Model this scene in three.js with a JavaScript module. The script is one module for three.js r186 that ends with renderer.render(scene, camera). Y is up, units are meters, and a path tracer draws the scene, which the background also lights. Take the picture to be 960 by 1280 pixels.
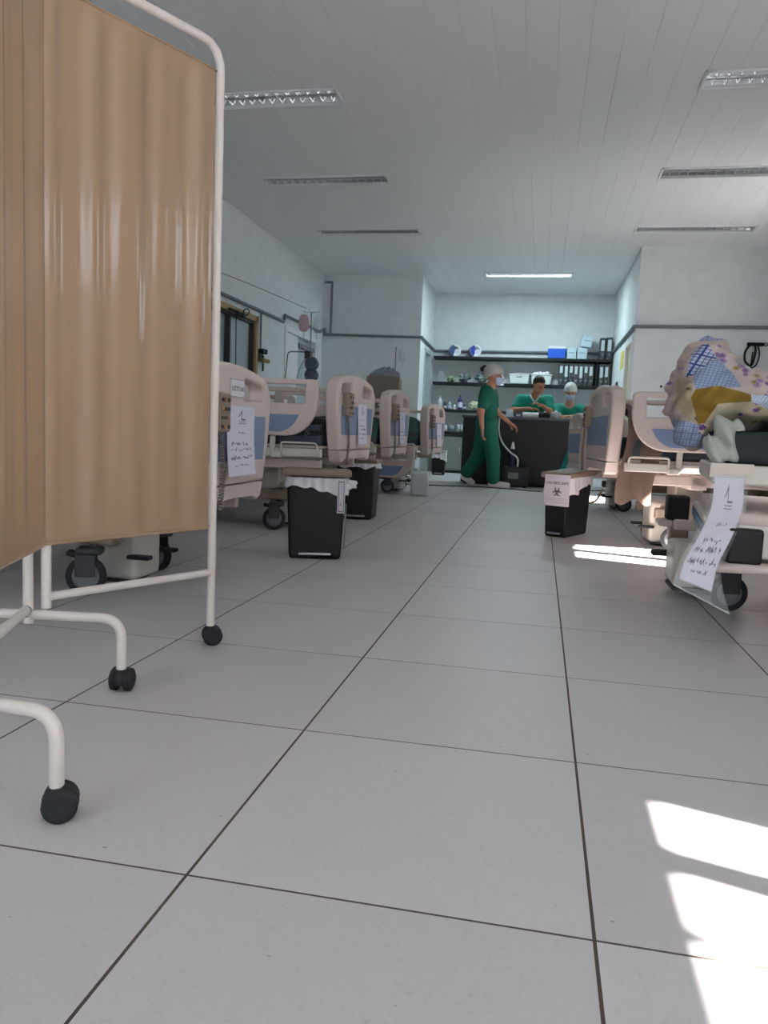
import * as THREE from 'three';
import { RoundedBoxGeometry } from 'three/addons/geometries/RoundedBoxGeometry.js';
import { mergeGeometries } from 'three/addons/utils/BufferGeometryUtils.js';
import { RectAreaLightUniformsLib } from 'three/addons/lights/RectAreaLightUniformsLib.js';

// ---------------------------------------------------------------- camera, sky, sun, exposure
RectAreaLightUniformsLib.init();
const scene = new THREE.Scene();
const renderer = new THREE.WebGLRenderer({ antialias: true });
renderer.toneMapping = THREE.LinearToneMapping;
renderer.toneMappingExposure = 4.15;
renderer.shadowMap.enabled = true;
const camera = new THREE.PerspectiveCamera(2 * Math.atan(640 / 972.3) * 180 / Math.PI, 0.75, 0.05, 200);
camera.rotation.order = 'YXZ';
camera.position.set(0, 0.6803, 0);
camera.rotation.set(-0.1026, 0.1941, 0.0413);
scene.add(camera);
scene.background = new THREE.Color().setRGB(0.74, 0.88, 1.0);
scene.backgroundIntensity = 1.7;
const sun = new THREE.DirectionalLight(new THREE.Color().setRGB(1.0, 0.96, 0.92), 20);
sun.position.set(10, 8.65, 3.0 - 4);
sun.target.position.set(0, 0, -4);
sun.castShadow = true;
sun.shadow.radius = 1.2;
sun.shadow.mapSize.set(4096, 4096);
Object.assign(sun.shadow.camera, { left: -12, right: 12, top: 12, bottom: -12, near: 0.5, far: 40 });
scene.add(sun, sun.target);

// ---------------------------------------------------------------- helpers
let seed = 7;
const rnd = () => { seed = (seed * 1664525 + 1013904223) >>> 0; return seed / 4294967296; };
const rr = (a, b) => a + (b - a) * rnd();
const V = (x, y, z) => new THREE.Vector3(x, y, z);
const taken = new Map();
function numbered(n) { const k = taken.get(n) ?? 0; taken.set(n, k + 1); return k ? `${n}_${String(k).padStart(3, '0')}` : n; }
function mesh(name, geo, material, parent) {
  const m = new THREE.Mesh(geo, material);
  m.name = parent ? name : numbered(name); m.castShadow = m.receiveShadow = true;
  (parent ?? scene).add(m); return m;
}
function tag(o, label, category, group) { o.userData = { label, category }; if (group) o.userData.group = group; return o; }
function thing(name, label, category, [x, y, z] = [0, 0, 0], turn = 0, group) {
  const o = new THREE.Group(); o.name = numbered(name); scene.add(o);
  o.position.set(x, y, z); o.rotation.y = turn; return tag(o, label, category, group);
}
function single(name, geo, material, label, category, group) { return tag(mesh(name, geo, material), label, category, group); }
function struct(name, geo, material) { const m = mesh(name, geo, material); m.userData.kind = 'structure'; return m; }
function plain(g) { const h = g.index ? g.toNonIndexed() : g; for (const k of Object.keys(h.attributes)) if (!['position', 'normal', 'uv'].includes(k)) h.deleteAttribute(k);
  if (!h.attributes.uv) h.setAttribute('uv', new THREE.BufferAttribute(new Float32Array(h.attributes.position.count * 2), 2)); h.clearGroups(); return h; }
const merge = (...gs) => mergeGeometries(gs.flat().map(plain));
function metres(geo, s = 1) { // uv in metres from the dominant axis of the normal
  const g = plain(geo), p = g.attributes.position, n = g.attributes.normal, u = g.attributes.uv;
  for (let i = 0; i < p.count; i++) {
    const ax = Math.abs(n.getX(i)), ay = Math.abs(n.getY(i)), az = Math.abs(n.getZ(i));
    if (ax >= ay && ax >= az) u.setXY(i, p.getZ(i) * s, p.getY(i) * s); else if (ay >= az) u.setXY(i, p.getX(i) * s, p.getZ(i) * s); else u.setXY(i, p.getX(i) * s, p.getY(i) * s);
  }
  return g;
}
function bx(w, h, d, x = 0, y = 0, z = 0, r = 0, seg = 2) {
  const g = r > 0 ? new RoundedBoxGeometry(w, h, d, seg, Math.min(r, w / 2.01, h / 2.01, d / 2.01)) : new THREE.BoxGeometry(w, h, d);
  return g.translate(x, y, z);
}
// a box from corner to corner
const span = (x0, x1, y0, y1, z0, z1, r = 0, seg = 2) => bx(Math.abs(x1 - x0), Math.abs(y1 - y0), Math.abs(z1 - z0), (x0 + x1) / 2, (y0 + y1) / 2, (z0 + z1) / 2, r, seg);
const cyl = (r0, r1, h, x = 0, y = 0, z = 0, n = 20) => new THREE.CylinderGeometry(r0, r1, h, n).translate(x, y, z);
function tube(pts, r, per = 10, sides = 10) {
  const c = new THREE.CatmullRomCurve3(pts.map(p => p.isVector3 ? p : V(...p)), false, 'centripetal');
  return capped(c, (pts.length - 1) * per, r, sides);
}
function capped(curve, n, r, sides) {
  const t = new THREE.TubeGeometry(curve, n, r, sides, false), out = [t];
  for (const e of [0, 1]) {
    const p = curve.getPointAt(e), d = curve.getTangentAt(e).multiplyScalar(e ? 1 : -1);
    const c = new THREE.CircleGeometry(r, sides); c.applyQuaternion(new THREE.Quaternion().setFromUnitVectors(V(0, 0, 1), d)); c.translate(p.x, p.y, p.z); out.push(c);
  }
  return merge(out);
}
function bend(pts, r, radius, sides = 12, n = 60) { // straight tube runs joined by round bends
  const P = pts.map(p => V(...p)), path = new THREE.CurvePath(); let a = P[0];
  for (let i = 1; i < P.length - 1; i++) {
    const u = P[i - 1].clone().sub(P[i]), w = P[i + 1].clone().sub(P[i]), k = Math.min(radius, u.length() * 0.49, w.length() * 0.49);
    const s = P[i].clone().add(u.setLength(k)), e = P[i].clone().add(w.setLength(k));
    path.add(new THREE.LineCurve3(a, s)); path.add(new THREE.QuadraticBezierCurve3(s, P[i], e)); a = e;
  }
  path.add(new THREE.LineCurve3(a, P[P.length - 1]));
  return capped(path, n, r, sides);
}
const rod = (a, b, r, sides = 10) => capped(new THREE.LineCurve3(V(...a), V(...b)), 1, r, sides);
const lathe = (pts, n = 20) => new THREE.LatheGeometry(pts.map(p => new THREE.Vector2(...p)), n);
function shapeOf(pts) { const s = new THREE.Shape(); pts.forEach((p, i) => p.length === 2 ? (i ? s.lineTo(...p) : s.moveTo(...p)) : p.length === 4 ? s.quadraticCurveTo(...p) : s.bezierCurveTo(...p)); return s; }
function roundRect(x0, x1, y0, y1, r) { return shapeOf([[x0 + r, y0], [x1 - r, y0], [x1, y0, x1, y0 + r], [x1, y1 - r], [x1, y1, x1 - r, y1], [x0 + r, y1], [x0, y1, x0, y1 - r], [x0, y0 + r], [x0, y0, x0 + r, y0]]); }
function slab(shape, depth, bevel = 0, curveSegments = 10) {
  return new THREE.ExtrudeGeometry(shape, { depth: Math.max(depth - 2 * bevel, 1e-4), bevelEnabled: bevel > 0, bevelThickness: bevel, bevelSize: bevel, bevelOffset: -bevel, bevelSegments: 3, curveSegments }).translate(0, 0, bevel);
}
// ---------------------------------------------------------------- textures
function canvasTexture(w, h, draw, srgb = true) {
  const c = document.createElement('canvas'); c.width = w; c.height = h; draw(c.getContext('2d'), w, h);
  const t = new THREE.CanvasTexture(c); if (srgb) t.colorSpace = THREE.SRGBColorSpace; t.wrapS = t.wrapT = THREE.RepeatWrapping; return t;
}
function noiseTexture(n, base, amp, blotch, seed0, srgb = true) { // fine grain over soft patches
  let s = seed0; const R = () => { s = (s * 1664525 + 1013904223) >>> 0; return s / 4294967296; };
  const g = 16, grid = Array.from({ length: g * g }, R), d = new Uint8Array(n * n * 4);
  const at = (x, y) => grid[((y % g + g) % g) * g + ((x % g + g) % g)];
  for (let y = 0; y < n; y++) for (let x = 0; x < n; x++) {
    const u = x / n * g, v = y / n * g, i = Math.floor(u), j = Math.floor(v), a = u - i, b = v - j, sa = a * a * (3 - 2 * a), sb = b * b * (3 - 2 * b);
    const m = (at(i, j) * (1 - sa) + at(i + 1, j) * sa) * (1 - sb) + (at(i, j + 1) * (1 - sa) + at(i + 1, j + 1) * sa) * sb;
    const k = (R() - 0.5) * amp + (m - 0.5) * blotch, o = (y * n + x) * 4;
    for (let c = 0; c < 3; c++) d[o + c] = Math.max(0, Math.min(255, base[c] + k)); d[o + 3] = 255;
  }
  const t = new THREE.DataTexture(d, n, n); t.magFilter = THREE.LinearFilter; t.minFilter = THREE.LinearFilter; t.wrapS = t.wrapT = THREE.RepeatWrapping; if (srgb) t.colorSpace = THREE.SRGBColorSpace; t.needsUpdate = true; return t;
}
const M = (color, roughness = 0.6, more = {}) => new THREE.MeshStandardMaterial({ color, roughness, side: THREE.DoubleSide, ...more });
const grainBump = noiseTexture(128, [128, 128, 128], 60, 60, 31, false);
const mat = {
  wall: M(0xffffff, 0.75, { map: noiseTexture(256, [222, 225, 226], 5, 7, 5), bumpMap: grainBump, bumpScale: 0.0006 }),
  board: M(0xe6e8ea, 0.4), slab: M(0xb8b8b8, 0.9), grout: M(0x54463f, 0.95),
  conduit: M(0x6f7880, 0.5), cream: M(0xd0bdb5, 0.45), creamLight: M(0xd3cac0, 0.45), blueInset: M(0x7889a8, 0.5), tan: M(0x8d7a6a, 0.6),
  paint: M(0xddd2cb, 0.35), black: M(0x0c0d10, 0.65), rubber: M(0x1a1c20, 0.65), grey: M(0x7b7c7f, 0.55), darkGrey: M(0x3a3a3d, 0.6), steel: M(0xc4c6c8, 0.28, { metalness: 0.9 }),
  chrome: M(0xd8dadc, 0.2, { metalness: 1 }), white: M(0xe8e8ea, 0.5), whiteMetal: M(0xe4e6e8, 0.4), paperBlue: M(0xd6d6e4, 0.8),
  bag: M(0xe2dcdf, 0.35), lid: M(0x8c7768, 0.5), bin: M(0x08080c, 0.55), scrub: M(0x0e6b58, 0.85), scrubDark: M(0x0d5e50, 0.85), scrubBright: M(0x149079, 0.85),
  skin: M(0xbd8468, 0.6), skinPale: M(0xc99a80, 0.6), hair: M(0x16110f, 0.6), capWhite: M(0xd9dde0, 0.7), mask: M(0xb6c6dd, 0.7), shoe: M(0xd9d0cc, 0.6),
  shelf: M(0x101116, 0.6), cabinet: M(0x8a8d89, 0.6), vinyl: new THREE.MeshPhysicalMaterial({ color: 0xa48567, roughness: 0.45, side: THREE.DoubleSide, clearcoat: 0.8, clearcoatRoughness: 0.13, bumpMap: noiseTexture(128, [128, 128, 128], 90, 10, 77, false), bumpScale: 0.00015 }),
  wood: M(0xa98c5c, 0.55), frost: M(0xb4c0c4, 0.35), clear: new THREE.MeshPhysicalMaterial({ color: 0xf2f6f8, roughness: 0.12, transmission: 0.85, thickness: 0, side: THREE.DoubleSide }),
  milky: new THREE.MeshPhysicalMaterial({ color: 0xdfe6e4, roughness: 0.6, transmission: 0.35, thickness: 0, side: THREE.DoubleSide }),
};
const rest = { near: (a, b) => Math.abs(a - b) < 1e-4 };

// ---------------------------------------------------------------- the room: x -3.65 .. 2.9, ward to z -12.64, staff recess to z -14.24
const XL = -3.65, XR = 2.9, ZB = 2.6, HC = 3.2, T = 0.15;
const lamps = []; // ceiling openings [x0, x1, z0, z1]
for (const z of [-5.99, -7.93, -9.95]) { lamps.push([-2.98, -1.66, z + 0.135, z - 0.135]); lamps.push([0.96, 2.28, z + 0.135, z - 0.135]); }
lamps.push([-1.0, 0.32, -12.45, -12.72]);
// floor: a grout bed with tiles laid on it
{
  const bed = struct('floor', span(XL - T, XR + T, -0.2, -0.0005, ZB + T, -14.24 - T), mat.grout);
  const wear = [0, 1, 2, 3].map(k => canvasTexture(512, 512, (c, w, h) => {
    const tone = [204, 201, 206, 199][k]; c.fillStyle = `rgb(${tone},${tone - 6},${tone - 6})`; c.fillRect(0, 0, w, h);
    for (let i = 0; i < 2600; i++) { const g = rr(-7, 7); c.fillStyle = `rgba(${140 + g * 6},${135 + g * 6},${132 + g * 6},0.06)`; c.fillRect(rr(0, w), rr(0, h), rr(1, 6), rr(1, 6)); }
    for (let i = 0; i < 5; i++) { c.strokeStyle = `rgba(110,100,98,${rr(0.08, 0.2)})`; c.lineWidth = rr(0.6, 1.4); c.setLineDash([rr(2, 14), rr(3, 10)]); c.beginPath(); const x = rr(0, w), y = rr(0, h); c.moveTo(x, y); c.lineTo(x + rr(-160, 160), y + rr(-160, 160)); c.stroke(); }
    c.setLineDash([]); for (let i = 0; i < 7; i++) { c.fillStyle = 'rgba(60,50,48,0.55)'; c.fillRect(rr(0, w), rr(0, h), rr(1, 5), rr(1, 2)); }
  }));
  const tiles = wear.map(t => M(0xffffff, 0.4, { map: t, bumpMap: grainBump, bumpScale: 0.00012 }));
  const geos = new Map();
  const tileGeo = (w, d) => { const k = w.toFixed(3) + d.toFixed(3); if (!geos.has(k)) {
    const g = new THREE.BufferGeometry(), a = w / 2, b = d / 2, c = 0.0003, P = [], U = [];
    const q = (...p) => { for (const i of [0, 1, 2, 0, 2, 3]) { P.push(...p[i]); U.push(p[i][0] / 0.6 + 0.5, p[i][2] / 0.6 + 0.5); } };
    const lo = [[-a, -0.008, b], [a, -0.008, b], [a, -0.008, -b], [-a, -0.008, -b]], mi = lo.map(p => [p[0], -c, p[2]]), hi = [[-a + c, 0, b - c], [a - c, 0, b - c], [a - c, 0, -b + c], [-a + c, 0, -b + c]];
    q(...hi); for (let i = 0; i < 4; i++) { const j = (i + 1) % 4; q(mi[i], mi[j], hi[j], hi[i]); q(lo[i], lo[j], mi[j], mi[i]); }
    g.setAttribute('position', new THREE.Float32BufferAttribute(P, 3)); g.setAttribute('uv', new THREE.Float32BufferAttribute(U, 2)); g.computeVertexNormals(); geos.set(k, g); }
    return geos.get(k); };
  const far = [];
  for (let r = -4; r < 24; r++) for (let c = -6; c < 6; c++) {
    const z1 = Math.min(-(0.4422 + 0.6 * r), ZB), z0 = Math.max(-(0.4422 + 0.6 * (r + 1)), -14.24);
    let x0 = Math.max(-0.4866 + 0.6 * c, XL), x1 = Math.min(-0.4866 + 0.6 * (c + 1), XR);
    if (z0 < -12.65) { x0 = Math.max(x0, -2.0); } if (z0 < -10.8) x1 = Math.min(x1, 1.13);
    const w = x1 - x0 - 0.0052, d = z1 - z0 - 0.0046; if (w < 0.02 || d < 0.02) continue;
    const g = tileGeo(w, d);
    if (r < -1) { far.push(plain(g).clone().translate((x0 + x1) / 2, 0, (z0 + z1) / 2)); continue; }
    const t = mesh('floor_tile', g, tiles[Math.floor(rnd() * 4)], bed); t.position.set((x0 + x1) / 2, 0, (z0 + z1) / 2);
  }
  const f = mesh('floor_tiles', mergeGeometries(far), tiles[0], bed); f.userData.kind = 'stuff';
}
// ceiling: slab with narrow lining boards below it, cut away for the recessed luminaires
{
  const roof = struct('ceiling', span(XL - T, XR + T, 3.36, 3.5, ZB + T, -14.24 - T), mat.slab);
  const boardGeo = (w, d) => { const s = shapeOf([[-w / 2 + 0.0005, 0.02], [-w / 2 + 0.0005, 0.0015], [-w / 2 + 0.004, 0], [w / 2 - 0.004, 0], [w / 2 - 0.0005, 0.0015], [w / 2 - 0.0005, 0.02]]); return new THREE.ExtrudeGeometry(s, { depth: d, bevelEnabled: false }); };
  const put = (x0, x1, z0, z1) => { if (x1 - x0 < 0.015 || z0 - z1 < 0.01) return; const b = mesh('ceiling_board', boardGeo(x1 - x0, z0 - z1), mat.board, roof); b.position.set((x0 + x1) / 2, HC, z1); };
  for (let x = -0.4423 - 17 * 0.2; x < XR; x += 0.2) {
    const a = Math.max(x, XL), b = Math.min(x + 0.2, XR); if (b - a < 0.01) continue;
    const end = a < -2.0 - 0.05 ? -12.64 : b > 1.2 ? -10.8 : -14.24;
    let z = ZB;
    for (const [x0, x1, z0, z1] of lamps.filter(l => l[0] < b && l[1] > a).sort((p, q) => q[2] - p[2])) { put(a, b, z, z0); if (a < x0) put(a, x0, z0, z1); if (b > x1) put(x1, b, z0, z1); z = z1; }
    put(a, b, z, end);
  }
}
// walls: pieces of masonry around their openings
function wallX(name, x, z0, z1, holes, outward) { // wall in the plane x, running from z0 down to z1
  const gs = []; let z = z0; const xs = outward > 0 ? [x, x + T] : [x - T, x];
  for (const [a, b, lo, hi] of [...holes].sort((p, q) => q[0] - p[0])) { gs.push(span(...xs, 0, 3.36, z, a)); if (lo > 0.001) gs.push(span(...xs, 0, lo, a, b)); gs.push(span(...xs, hi, 3.36, a, b)); z = b; }
  gs.push(span(...xs, 0, 3.36, z, z1)); return struct(name, metres(merge(gs), 0.6), mat.wall);
}
const winR = [[0.75, -0.72, 1.75, 2.41], [2.35, 1.25, 1.75, 2.41], [-3.78, -4.65, 1.75, 2.41], [-7.5, -9.2, 1.75, 2.41]];
wallX('wall_right', XR, ZB, -10.8, winR, 1);
wallX('wall_left', XL, ZB, -12.64 - T, [[-7.7, -9.58, 0.95, 2.07], [-10.72, -12.3, 0.0, 2.13]], -1);
const WS = 1.2, winB = [[-3.1, -1.3], [0.4, 2.2]]; // openings of the wall behind the camera
{
  const gs = [span(XL - T, XR + T, 0, WS, ZB, ZB + T), span(XL - T, XR + T, 2.45, 3.36, ZB, ZB + T)]; let x = XL - T;
  for (const [a, b] of [...winB, [XR + T]]) { gs.push(span(x, a, WS, 2.45, ZB, ZB + T)); x = b; }
  struct('wall_behind', metres(merge(gs), 0.6), mat.wall);
}
struct('wall_back_left', metres(span(XL, -2.0, 0, 3.36, -12.64, -12.64 - T), 0.6), mat.wall);
wallX('wall_recess_left', -2.0, -12.64 - T, -14.24, [[-13.12, -13.84, 0, 2.12]], -1);
struct('wall_back', metres(span(-2.0 - T, 1.13 + T, 0, 3.36, -14.24, -14.24 - T), 0.6), mat.wall);
wallX('wall_recess_right', 1.13, -10.8 - T, -14.24, [[-11.0, -11.86, 0, 2.08]], 1);
struct('wall_back_right', metres(span(1.13, XR + T, 0, 3.36, -10.8, -10.8 - T), 0.6), mat.wall);
const glass = new THREE.MeshPhysicalMaterial({ color: 0xffffff, roughness: 0, transmission: 1, thickness: 0, ior: 1.45 });
// outdoors beside the ward: a sunlit concrete yard
struct('yard', merge(span(XR + T, 16, -0.3, -0.12, 14, -20), span(-12, XR + T, -0.3, -0.12, 14, ZB + T)), M(0x8f8d86, 0.9));
winB.forEach(([a, b], i) => {
  const w = new THREE.Group(); w.name = `window_${i + 6}`; w.userData.kind = 'structure'; scene.add(w);
  const z = ZB + T / 2, f = 0.04, m = (a + b) / 2;
  mesh('window_frame', merge(span(a, b, WS, WS + f, z - 0.03, z + 0.03), span(a, b, 2.45 - f, 2.45, z - 0.03, z + 0.03), span(a, a + f, WS, 2.45, z - 0.03, z + 0.03), span(b - f, b, WS, 2.45, z - 0.03, z + 0.03)), mat.whiteMetal, w);
  mesh('mullion', span(m - 0.03, m + 0.03, WS + f, 2.45 - f, z - 0.025, z + 0.025), mat.whiteMetal, w);
  for (const [p, q] of [[a + f, m], [m, b - f]]) mesh('pane', span(p, q, WS + f, 2.45 - f, z - 0.002, z + 0.002), glass, w);
});

// windows in the right wall: aluminium frame, mullions, glass
winR.forEach(([a, b, lo, hi], i) => {
  const w = new THREE.Group(); w.name = `window_${i + 1}`; w.userData.kind = 'structure'; scene.add(w);
  const x = XR + T / 2, f = 0.035;
  mesh('window_frame', merge(span(x - 0.03, x + 0.03, lo, lo + f, a, b), span(x - 0.03, x + 0.03, hi - f, hi, a, b), span(x - 0.03, x + 0.03, lo, hi, a, a - f), span(x - 0.03, x + 0.03, lo, hi, b + f, b)), mat.whiteMetal, w);
  const bars = i === 0 ? [[-0.47, 0.075], [-0.27, 0.018], [0.0, 0.018], [0.26, 0.018]] : i === 2 ? [[-4.1, 0.1]] : [[(a + b) / 2, 0.07]];
  for (const [z, t] of bars) mesh('mullion', span(x - 0.022, x + 0.022, lo + f, hi - f, z + t / 2, z - t / 2), mat.whiteMetal, w);
  const cuts = [b + f, ...bars.map(q => q[0]).sort((p, q) => p - q), a - f];
  for (let k = 0; k + 1 < cuts.length; k++) mesh('pane', span(x - 0.002, x + 0.002, lo + f, hi - f, cuts[k], cuts[k + 1]), glass, w);
});
// left wall: wood-framed frosted window and tall white doorway
{
  const w = new THREE.Group(); w.name = 'window_5'; w.userData.kind = 'structure'; scene.add(w);
  const x = XL + 0.01, a = -7.7, b = -9.58, lo = 0.95, hi = 2.07, fr = (x0, x1, t, m, n, o) => mesh(n, merge(span(x0, x1, hi - o - t, hi - o, a - o, b + o), span(x0, x1, lo + o, lo + o + t, a - o, b + o), span(x0, x1, lo + o, hi - o, a - o, a - o - t), span(x0, x1, lo + o, hi - o, b + o + t, b + o)), m, w);
  fr(x - 0.09, x + 0.03, 0.07, mat.wood, 'window_frame', 0);
  fr(x - 0.06, x + 0.0, 0.035, mat.darkGrey, 'inner_frame', 0.07);
  mesh('mullion', span(x - 0.06, x + 0.005, lo + 0.1, hi - 0.1, -8.74, -8.7), mat.darkGrey, w);
  mesh('pane', span(x - 0.075, x - 0.065, lo + 0.09, hi - 0.09, a - 0.09, -8.72), mat.frost, w);
  mesh('pane', span(x - 0.075, x - 0.065, lo + 0.1, hi - 0.1, -8.7202, b + 0.09), mat.frost, w);
  const d = new THREE.Group(); d.name = 'door_1'; d.userData.kind = 'structure'; scene.add(d);
  mesh('door_frame', merge(span(XL - T, XL + 0.02, 2.05, 2.13, -10.72, -12.3), span(XL - T, XL + 0.02, 0, 2.05, -10.72, -10.79), span(XL - T, XL + 0.02, 0, 2.05, -12.23, -12.3)), mat.white, d);
  mesh('door_leaf', span(XL - 0.06, XL - 0.02, 0, 2.05, -10.79, -11.42), mat.white, d);
  mesh('door_leaf', span(XL - 0.12, XL - 0.075, 0, 2.05, -11.36, -12.23), mat.frost, d);
  mesh('door_rail', span(XL - 0.07, XL - 0.005, 1.9, 1.96, -11.42, -12.23), mat.grey, d);
  const e = new THREE.Group(); e.name = 'door_2'; e.userData.kind = 'structure'; scene.add(e);
  mesh('door_frame', merge(span(-2.0 - T, -1.985, 2.05, 2.12, -13.12, -13.84), span(-2.0 - T, -1.985, 0, 2.05, -13.12, -13.18), span(-2.0 - T, -1.985, 0, 2.05, -13.78, -13.84)), mat.frost, e);
  mesh('door_leaf', span(-2.12, -2.08, 0, 2.05, -13.18, -13.78), mat.cabinet, e);
  const r = new THREE.Group(); r.name = 'door_3'; r.userData.kind = 'structure'; scene.add(r);
  mesh('door_frame', merge(span(1.115, 1.13 + T, 2.02, 2.08, -11.0, -11.86), span(1.115, 1.13 + T, 0, 2.02, -11.0, -11.06), span(1.115, 1.13 + T, 0, 2.02, -11.8, -11.86)), mat.whiteMetal, r);
  mesh('door_leaf', span(1.16, 1.2, 0, 2.02, -11.06, -11.8), M(0xd8cfae, 0.5), r);
}
// grey conduit run along the walls
{
  const q = (name, pts, label, r = 0.022) => single(name, merge(pts.slice(1).map((p, i) => rod(pts[i], p, r, 8)), pts.slice(1, -1).map(p => new THREE.SphereGeometry(r * 1.15, 8, 6).translate(...p))), mat.conduit, label, 'conduit');
  q('wall_conduit', [[XL + 0.025, 2.15, -3], [XL + 0.025, 2.16, -10.6], [XL + 0.025, 2.25, -10.66], [XL + 0.025, 2.26, -12.4], [-3.6, 2.32, -12.61], [-3.6, 2.24, -12.615], [-1.975, 2.22, -12.615], [-1.975, 2.18, -14.21], [1.105, 2.19, -14.21], [1.105, 2.18, -10.775], [2.87, 2.19, -10.775]], 'grey electrical conduit running round the ward walls above the doors');
  q('wall_conduit', [[-3.62, 3.08, -12.61], [-3.5, 3.08, -12.61], [-3.5, 2.24, -12.61]], 'short grey conduit dropping beside the back left corner', 0.02);
  q('wall_conduit', [[XL + 0.02, 2.14, -9.72], [XL + 0.02, 1.55, -9.72]], 'thin dark conduit dropping from the run beside the wooden window frame', 0.012);
}

// ---------------------------------------------------------------- recessed ceiling luminaires
const lampLabels = [
  'unlit louvred ceiling light above the left beds, nearest the folding screen', 'unlit louvred ceiling light over the right beds, farthest from the staff recess',
  'unlit louvred ceiling light midway along the row above the left beds', 'unlit louvred ceiling light midway along the row above the right beds',
  'unlit louvred ceiling light above the left beds, next to the back left wall', 'unlit louvred ceiling light above the right beds, next to the blank right wall',
  'glowing white ceiling light inside the staff recess above the counter'];
const louvre = M(0xdfe3e6, 0.2, { metalness: 0.9 });
lamps.forEach(([x0, x1, z0, z1], i) => {
  const lit = i === 6, cx = (x0 + x1) / 2, cz = (z0 + z1) / 2, w = x1 - x0, d = z0 - z1;
  const o = thing('ceiling_light', lampLabels[i], 'ceiling light', [cx, HC, cz], 0, lit ? undefined : 'recessed ceiling lights over the beds');
  const f = 0.022, y0 = -0.012, y1 = 0.008;
  mesh('frame', merge(span(-w / 2 - 0.015, w / 2 + 0.015, y0, y1, d / 2 + 0.012, d / 2 - f + 0.012, 0.004), span(-w / 2 - 0.015, w / 2 + 0.015, y0, y1, -d / 2 - 0.012, -d / 2 + f - 0.012, 0.004), span(-w / 2 - 0.015, -w / 2 + f - 0.015, y0, y1, d / 2 + 0.012, -d / 2 - 0.012, 0.004), span(w / 2 - f + 0.015, w / 2 + 0.015, y0, y1, d / 2 + 0.012, -d / 2 - 0.012, 0.004)), mat.whiteMetal, o);
  mesh('housing', merge(span(-w / 2, w / 2, 0.1, 0.104, d / 2, -d / 2), span(-w / 2, w / 2, 0, 0.1, d / 2, d / 2 - 0.003), span(-w / 2, w / 2, 0, 0.1, -d / 2, -d / 2 + 0.003), span(-w / 2, -w / 2 + 0.003, 0, 0.1, d / 2, -d / 2), span(w / 2 - 0.003, w / 2, 0, 0.1, d / 2, -d / 2)), mat.whiteMetal, o);
  for (const s of [-1, 1]) { // two parabolic troughs, each with a tube
    const c = s * d / 4, pts = []; for (let k = 0; k <= 8; k++) { const t = k / 4 - 1; pts.push([t * d / 4.1, 0.09 - 0.075 * t * t]); }
    const sh = new THREE.Shape(); pts.forEach((p, k) => k ? sh.lineTo(...p) : sh.moveTo(...p)); for (let k = 8; k >= 0; k--) sh.lineTo(pts[k][0], pts[k][1] + 0.0025);
    mesh('reflector', new THREE.ExtrudeGeometry(sh, { depth: w - 0.02, bevelEnabled: false }).translate(0, 0, -w / 2 + 0.01).rotateY(Math.PI / 2).translate(0, 0, c), louvre, o);
    mesh('lamp_tube', cyl(0.013, 0.013, w - 0.08, 0, 0, 0, 12).rotateZ(Math.PI / 2).translate(0, 0.058, c), lit ? M(0xffffff, 0.5, { emissive: new THREE.Color().setRGB(0.8, 0.97, 1), emissiveIntensity: 3 }) : mat.white, o);
  }
  const blade = merge(span(-0.004, 0.004, 0.014, 0.029, d / 2 - 0.006, 0.006), span(-0.004, 0.004, 0.014, 0.029, -0.006, -d / 2 + 0.006));
  for (let k = 1; k < 16; k++) mesh('louvre_blade', blade, louvre, o).position.x = -w / 2 + k * w / 16;
  mesh('louvre_spine', span(-w / 2, w / 2, 0.008, 0.036, 0.005, -0.005), louvre, o);
  if (lit) {
    const L = new THREE.RectAreaLight(new THREE.Color().setRGB(0.72, 0.94, 1.0), 16, w - 0.1, d - 0.06);
    L.position.set(cx, HC - 0.014, cz); L.rotation.x = -Math.PI / 2; scene.add(L);
  }
});

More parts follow.
